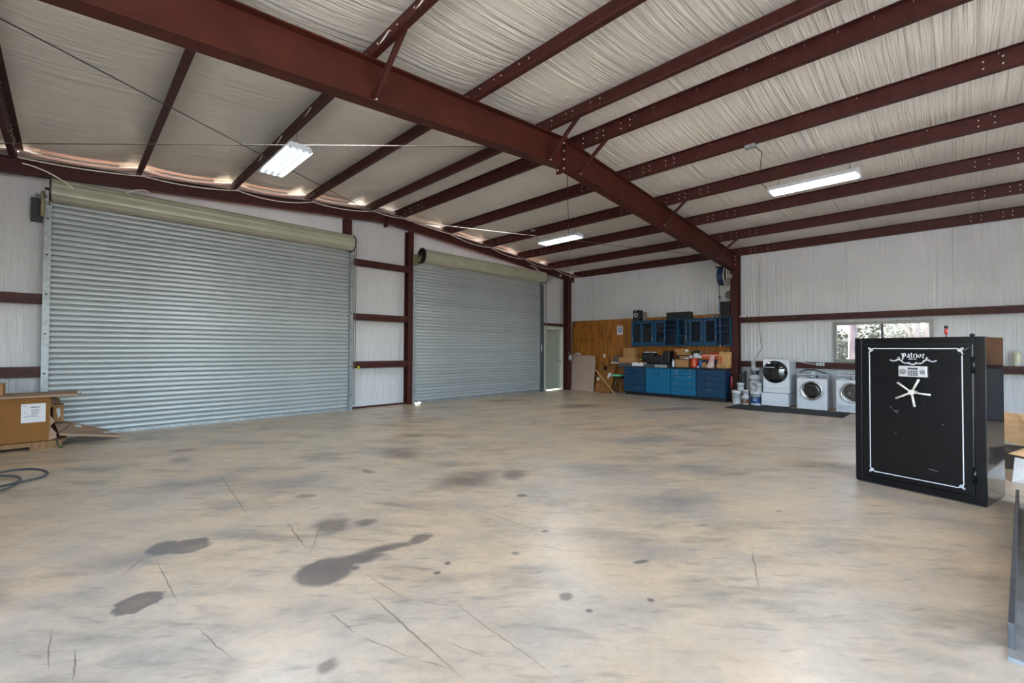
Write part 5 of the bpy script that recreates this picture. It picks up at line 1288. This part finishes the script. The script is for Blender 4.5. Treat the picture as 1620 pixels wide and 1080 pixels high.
# ------------------------------------------------------------------ cardboard on a pallet, left edge
def left_corner():
    x0, x1, y0, y1 = -1.55, -.16, 8.90, 9.58
    t = thing('wooden_pallet', 'low wooden pallet under the big brown carton at left edge', 'pallet', (-.85, 9.2, 0))
    pal = mat('old_pallet_wood', (132, 100, 66), rough=.8, var=.2, scale=5, stretch=(6, 1, 1))
    for k in range(5):
        a = y0-.01+k*.142; B().box(x0-.02, .02 if k else .0, a, a+.10, .085, .103).obj('deck_board', pal, t)
    for a in (y0-.01, y0+.30, y0+.58):
        B().prism([(x0, a, 0), (-1.25, a, 0), (-1.25, a, .045), (-.98, a, .045), (-.98, a, 0), (-.60, a, 0), (-.60, a, .045), (-.34, a, .045), (-.34, a, 0), (-.03, a, 0), (-.03, a, .085), (x0, a, .085)][::-1], (0, .045, 0)).obj('stringer', pal, t)
    t = thing('big_carton', 'big brown carton with white shipping label at left edge', 'box', ((x0+x1)/2, (y0+y1)/2, .105))
    s = B(); k = .008
    s.box(x0, x1, y0, y0+k, .105, .71); s.box(x0, x1, y1-k, y1, .105, .71); s.box(x0, x0+k, y0+k, y1-k, .105, .71); s.box(x0, x1, y0, y1, .104, .112)
    s.obj('carton_body', card_dark, t)
    f = B()  # torn end flaps
    f.add([(x1, y0, .71), (x1, y0, .108), (x1+.075, y0+.04, .13), (x1+.07, y0+.05, .20), (x1+.01, y0+.03, .30), (x1+.055, y0+.05, .36), (x1+.01, y0+.02, .45)], [(0,1,2,3,4,5,6)])
    f.obj('torn_flap', card_grey, t)
    f = B(); f.add([(x1, y0, .705), (x1+.045, y0+.05, .58), (x1+.005, y0+.02, .55)], [(0,1,2)]); f.obj('torn_flap', card_in, t)
    f = B(); f.add([(x1, y1, .70), (x1, y1, .11), (x1+.10, y1-.06, .14), (x1+.10, y1-.06, .62)], [(0,1,2,3)]); f.obj('end_flap', card_grey, t)
    lb = B().box(-.425, -.195, y0-.003, y0-.001, .375, .63).obj('shipping_label', paper, t)
    ib = B()
    for (u0, u1, z) in ((-.335, -.25, .575), (-.41, -.38, .60), (-.33, -.26, .545), (-.33, -.25, .525), (-.33, -.24, .508), (-.33, -.265, .492), (-.33, -.28, .475), (-.395, -.26, .455), (-.40, -.385, .52), (-.40, -.385, .50)):
        ib.box(u0, u1, y0-.004, y0-.003, z, z+(.010 if z == .575 else .0045))
    ib.obj('label_print', ink, lb)
    t = thing('cardboard_sheet', 'flat cardboard lid sheet lying across the big brown carton', 'cardboard', (-.6, 9.2, .713))
    B().box(-1.7, .12, 8.84, 9.52, .713, .742).obj('sheet', card_grey, t, bevel=.003); B().add([(.12, 8.84, .713), (.12, 8.95, .713), (.16, 9.1, .745), (.155, 8.9, .74)], [(0,1,2,3)]).obj('bent_corner', card_in, t)
    carton(-1.0, -.60, 9.05, 9.40, .744, .90, 'small carton standing on the cardboard lid at left edge')
    carton(-.155+.02, -.03, 9.30, 9.52, .104, .53, 'small open tan carton behind the torn end of the big carton') if False else None
    t = thing('small_carton', 'narrow tan carton standing behind the torn end of big carton', 'box', (-.07, 9.30, .315))
    B().box(-.13, -.02, 9.30, 9.50, .315, .56).obj('carton_body', card, t); B().add([(-.10, 9.297, .50), (-.06, 9.297, .52), (-.05, 9.297, .40), (-.08, 9.297, .36)], [(0,1,2,3)]).obj('tape', paper, t)
    t = thing('flattened_carton', 'flattened cardboard box sloping from pallet to floor before the wide door', 'cardboard', (.2, 9.1, 0))
    A = [Vector(p) for p in ((-.06, 8.93, .16), (.62, 9.13, .014), (.44, 9.62, .07), (-.14, 9.56, .31))]; th = Vector((0, 0, .03))
    B().add([a for a in A]+[a+th for a in A], [(0,3,2,1),(4,5,6,7),(0,1,5,4),(1,2,6,5),(2,3,7,6),(3,0,4,7)]).obj('sheet', card_grey, t)
    def on(u, v, w, h, m, nm):
        o = A[0].lerp(A[1], u).lerp(A[3].lerp(A[2], u), v)+th+Vector((0, 0, .002)); ex = (A[1]-A[0]).normalized()*w/2; ey = (A[3]-A[0]).normalized()*h/2
        B().add([o-ex-ey, o+ex-ey, o+ex+ey, o-ex+ey], [(0,1,2,3)]).obj(nm, m, t)
    on(.42, .72, .07, .10, paper, 'white_sticker'); on(.62, .88, .14, .03, mat('red_arrow', (200, 110, 100)), 'red_sticker'); on(.80, .30, .05, .06, paper, 'white_sticker'); on(.93, .42, .10, .04, paper, 'white_sticker')
    single(B().tube([(-.06+.11*math.sin(math.pi*k/14), 8.96+.26*k/14-.05*math.sin(math.pi*k/14), .20+.10*k/14+.05*math.sin(math.pi*k/14)) for k in range(15)], .004, 5), 'strap', black, 'thin black strap curling over the flattened cardboard', 'strap', (-.06, 9.0, .18))
    t = thing('green_strap', 'green strap end trailing from the pallet corner', 'strap', (-.06, 8.86, 0))
    B().tube([(-.08, 8.885, .11), (-.075, 8.87, .06), (-.06, 8.85, .02), (-.04, 8.82, .008), (-.02, 8.80, .008)], .009, 6).obj('strap_band', mat('green_band', (36, 74, 48), rough=.6), t)
    # hose
    h1 = [(-.95, 7.05), (-.85, 7.28), (-.72, 7.42), (-.59, 7.48), (-.5, 7.52), (-.41, 7.54), (-.29, 7.50), (-.2, 7.38), (-.14, 7.19), (-.14, 7.02), (-.2, 6.9), (-.33, 6.82), (-.45, 6.75), (-.58, 6.70), (-.75, 6.66)]
    h2 = [(-.75, 7.22), (-.55, 7.22), (-.46, 7.17), (-.36, 7.03), (-.32, 6.86), (-.33, 6.66), (-.39, 6.5), (-.49, 6.41), (-.65, 6.38)]
    def smooth(pts, n=4):
        out = []
        for i in range(len(pts)-1):
            p0 = pts[max(0, i-1)]; p1 = pts[i]; p2 = pts[i+1]; p3 = pts[min(len(pts)-1, i+2)]
            for k in range(n):
                t_ = k/n; out.append(tuple(.5*((2*p1[j])+(-p0[j]+p2[j])*t_+(2*p0[j]-5*p1[j]+4*p2[j]-p3[j])*t_**2+(-p0[j]+3*p1[j]-3*p2[j]+p3[j])*t_**3) for j in range(2)))
        out.append(pts[-1]); return out
    allp = [(p[0], p[1], .012) for p in smooth(h1)] + [(-.95, 6.75, .012), (-1.0, 7.0, .012), (-.92, 7.18, .026)] + [(p[0], p[1], .030) for p in smooth(h2)]
    allp = [(p[0], p[1], .012) for p in smooth(h1 + [(-.98, 6.78), (-1.05, 7.0), (-.95, 7.18)] + h2)]
    n1 = len(smooth(h1)); allp = [(x, y, .012 if i < n1 else min(.034, .012+.004*(i-n1))) for i, (x, y, z) in enumerate(allp)]
    single(B().tube(allp, .0115, 8), 'air_hose', mat('dark_grey_hose', (70, 74, 78), rough=.5), 'dark grey hose coiled on the floor at left edge', 'hose', (-.5, 7.0, 0))
left_corner()

# ------------------------------------------------------------------ right edge: tray, wood scraps, jar
def right_edge():
    a = Vector((3.03, -.155, 0)); c = Vector((6.22, -.385, 0)); e = (c-a).normalized(); s = Vector((e.y, -e.x, 0))   # s points to the viewer's right (south)
    gt = mat('dull_grey_steel', (92, 92, 94), rough=.4, metal=.5, var=.2, scale=10)
    t = thing('steel_tray', 'long low grey steel tray with upright lip on the floor at right edge', 'tray', tuple(a))
    Lg = (c-a).length
    def P(u, v, z): return a + e*u + s*v + Vector((0, 0, z))
    def hexa(u0, u1, v0, v1, z0, z1):
        b_ = B(); vs = [P(u0, v0, z0), P(u1, v0, z0), P(u1, v1, z0), P(u0, v1, z0), P(u0, v0, z1), P(u1, v0, z1), P(u1, v1, z1), P(u0, v1, z1)]
        return b_.add(vs, [(0,3,2,1),(4,5,6,7),(0,1,5,4),(1,2,6,5),(2,3,7,6),(3,0,4,7)])
    hexa(0, Lg, 0, .75, .0, .006).obj('base', mat('pale_tray_base', (150, 148, 142), rough=.45, metal=.3, var=.15), t)
    hexa(.12, Lg, 0, .022, .006, .125).obj('side_lip', gt, t, bevel=.002); hexa(0, Lg, .728, .75, .006, .125).obj('side_lip', gt, t)
    hexa(0, .012, 0, .75, .006, .02).obj('front_edge', galv, t)
    b_ = B(); b_.add([P(.5, .10, .01), P(Lg-.2, .06, .01), P(Lg-.2, .10, .20), P(.55, .16, .012)], [(0,1,2,3)]).obj('inner_fin', gt, t)
    # wood scraps behind the safe
    def slab(p0, p1, p2, p3, th, m, lab, nm='wood_offcut'):
        cs = [Vector(p) for p in (p0, p1, p2, p3)]; n_ = (cs[1]-cs[0]).cross(cs[3]-cs[0]).normalized()
        if n_.x < 0: n_ = -n_
        b_ = B().add(cs+[p+n_*th for p in cs], [(0,1,2,3),(7,6,5,4),(0,4,5,1),(1,5,6,2),(2,6,7,3),(3,7,4,0)])
        single(b_, nm, m, lab, 'board', tuple(cs[0]), 'wood offcuts behind the safe')
    ply = mat('pale_plywood', (206, 164, 118), rough=.7, var=.1, scale=4, stretch=(1, 1, 5))
    slab((8.3, -.30, .32), (8.3, -.75, .20), (8.35, -.75, .60), (8.35, -.30, .66), .018, ply, 'wide pale plywood offcut standing behind the safe at right edge')
    slab((8.0, -.52, .66), (7.9, -.72, .28), (7.9, -.80, .30), (8.0, -.62, .68), .018, wood, 'slanting wooden strip across the plywood offcut at right edge')
    slab((7.6, -.42, .24), (7.6, -.80, .18), (7.7, -.85, .42), (7.7, -.60, .34), .018, ply, 'low pale plywood offcut leaning right of the safe')
    slab((7.2, -.42, .0), (7.1, -.85, .0), (7.5, -.85, .16), (7.5, -.46, .22), .02, mat('white_board_m', (196, 190, 184), rough=.6), 'white board scrap on the floor right of the safe')
    t = thing('support_crate', 'dark crate under the plywood offcuts behind the safe', 'crate', (8.2, -.6, 0))
    B().box(7.95, 8.6, -1.2, -.25, 0, .20).obj('crate_body', mat('dark_crate', (70, 60, 52), rough=.7), t)
    t = thing('glass_jar', 'tall clear yellowish jar standing on the girt at right edge', 'jar', (13.15, -.88, 1.11))
    B().lathe([(.05, 0), (.055, .01), (.055, .27), (.045, .285), (.045, .30), (0, .30)], (13.14, -.86, 1.11), n=20).obj('jar_body', mat('yellowish_jar', (196, 196, 170), rough=.2, var=.2, scale=20), t)
    B().lathe([(.058, .02), (.058, .06)], (13.14, -.86, 1.11), n=20).obj('paper_band', paper, t)
    # what the safe's polished side mirrors, outside the frame
    for a_, c_ in ((-6.6, -5.4), (-5.398, -4.2), (-4.198, -3.0)):
        single(B().box(13.05, 13.068, a_, c_, 1.12, 2.40), 'plywood_panel', plym, 'plywood panel on the east wall south of the window, %s' % {-6.6: 'farthest from it', -5.398: 'middle one', -4.198: 'nearest to it'}[a_], 'panel', (13.06, a_, 1.12))
    t = thing('tool_chest', 'long black tool chest under the plywood panels south of the window', 'chest', (12.75, -4.9, 0))
    B().box(12.45, 13.04, -6.4, -3.1, .02, 1.06).obj('chest_body', blackpl, t, bevel=.01); B().box(12.43, 12.45, -6.35, -3.15, .1, 1.0).obj('chest_door', blackpl, t)
    t = thing('tractor_tyre', 'black tyre standing on the floor south of the safe', 'tyre', (7.6, -1.9, 0))
    B().lathe([(.36, -.10), (.52, -.13), (.60, -.11), (.63, 0), (.60, .11), (.52, .13), (.36, .10)], (7.6, -1.9, .63), 'y', 40).obj('tyre_body', rubber, t)
    B().lathe([(.36, -.08), (.30, -.02), (.08, -.03), (.0, -.03)], (7.6, -1.9, .63), 'y', 28).obj('rim', white_pl, t)
right_edge()

# ------------------------------------------------------------------ outdoors seen through the window
def outdoors():
    rnd = random.Random(4)
    def leaf_mesh(n, sx, sy, sz, size):
        b_ = B()
        for i in range(n):
            while True:
                p = Vector((rnd.uniform(-1, 1), rnd.uniform(-1, 1), rnd.uniform(-1, 1)))
                if p.length < 1: break
            p = Vector((p.x*sx, p.y*sy, p.z*sz)); a = rnd.uniform(0, 6.28); t_ = rnd.uniform(-1, 1); s = size*rnd.uniform(.6, 1.3)
            u = Vector((math.cos(a), math.sin(a), t_)).normalized()*s; v = Vector((-math.sin(a), math.cos(a), rnd.uniform(-1, 1))).normalized()*s*.6
            b_.add([p-u, p+v, p+u, p-v], [(0,1,2,3)])
        return b_
    crown0 = None
    spots = [(19.5, 2.54, .16, 9, 4.2, 'thick pale tree trunk close outside the window, left pane'), (25, 1.3, .14, 8, 3.4, 'slim leaning tree outside the window, centre'),
             (21, .95, .12, 9, 4.0, 'forked tree trunk outside the right window pane'), (27, .35, .22, 9, 4.2, 'farther tree trunk near the right edge of the window'),
             (34, 5.5, .2, 8, 3.2, 'distant tree beyond the left edge of the window'), (36, -1.5, .2, 8, 3.0, 'distant tree beyond the right edge of the window')]
    for i, (x, y, r, h, cz, lab) in enumerate(spots):
        t = thing('tree', lab, 'tree', (x, y, -.12), 0, 'trees outside the window')
        lean = (0, .0) if i != 1 else (0, -1.2)
        tr = B(); pts = [(0, lean[1]*k/6, h*.75*k/6) for k in range(7)]
        for k in range(6): tr.cyl(pts[k], pts[k+1], r*(1-.09*k), r*(1-.09*(k+1)), n=12, cap=False)
        if i in (2, 3): tr.cyl((0, 0, 1.6), (0, -.8, 3.6), r*.6, r*.4, n=8); tr.cyl((0, 0, 1.7), (0, .9, 3.9), r*.55, r*.35, n=8)
        tr.obj('trunk', barkm, t, local=True)
        if crown0 is None:
            crown0 = leaf_mesh(2600, 1.7, 1.7, 1.7, .13).obj('crown', leafm, t, local=True); crown0['kind'] = 'stuff'; c = crown0
        else:
            c = crown0.copy(); COL.objects.link(c); c.parent = t
        c.location = (0, 0, cz+1.6); c.rotation_euler = (0, 0, i*1.3)
    sh = None
    for i, (x, y, s, lab) in enumerate(((30, 5.0, 1.1, 'pale green shrub outside the left part of the window'), (31, 3.0, 1.0, 'leafy shrub behind the thick trunk outside the window'), (32, 1.4, 1.2, 'leafy shrub outside the middle of the window'), (29, .0, 1.1, 'leafy shrub outside the right pane'), (38, 6.8, 1.3, 'farther shrub at left outside the window'), (40, 3.8, 1.5, 'large far shrub in the window background'), (38, -.8, 1.4, 'farther shrub at right outside the window'))):
        t = thing('shrub', lab, 'shrub', (x, y, -.12), 0, 'shrubs outside the window')
        if sh is None: sh = leaf_mesh(1400, 1.3, 1.3, 1.2, .13).obj('foliage', leafm, t, local=True); sh['kind'] = 'stuff'; c = sh
        else: c = sh.copy(); COL.objects.link(c); c.parent = t
        c.location = (0, 0, 1.35*s); c.scale = (s, s, s); c.rotation_euler = (0, 0, i)
outdoors()
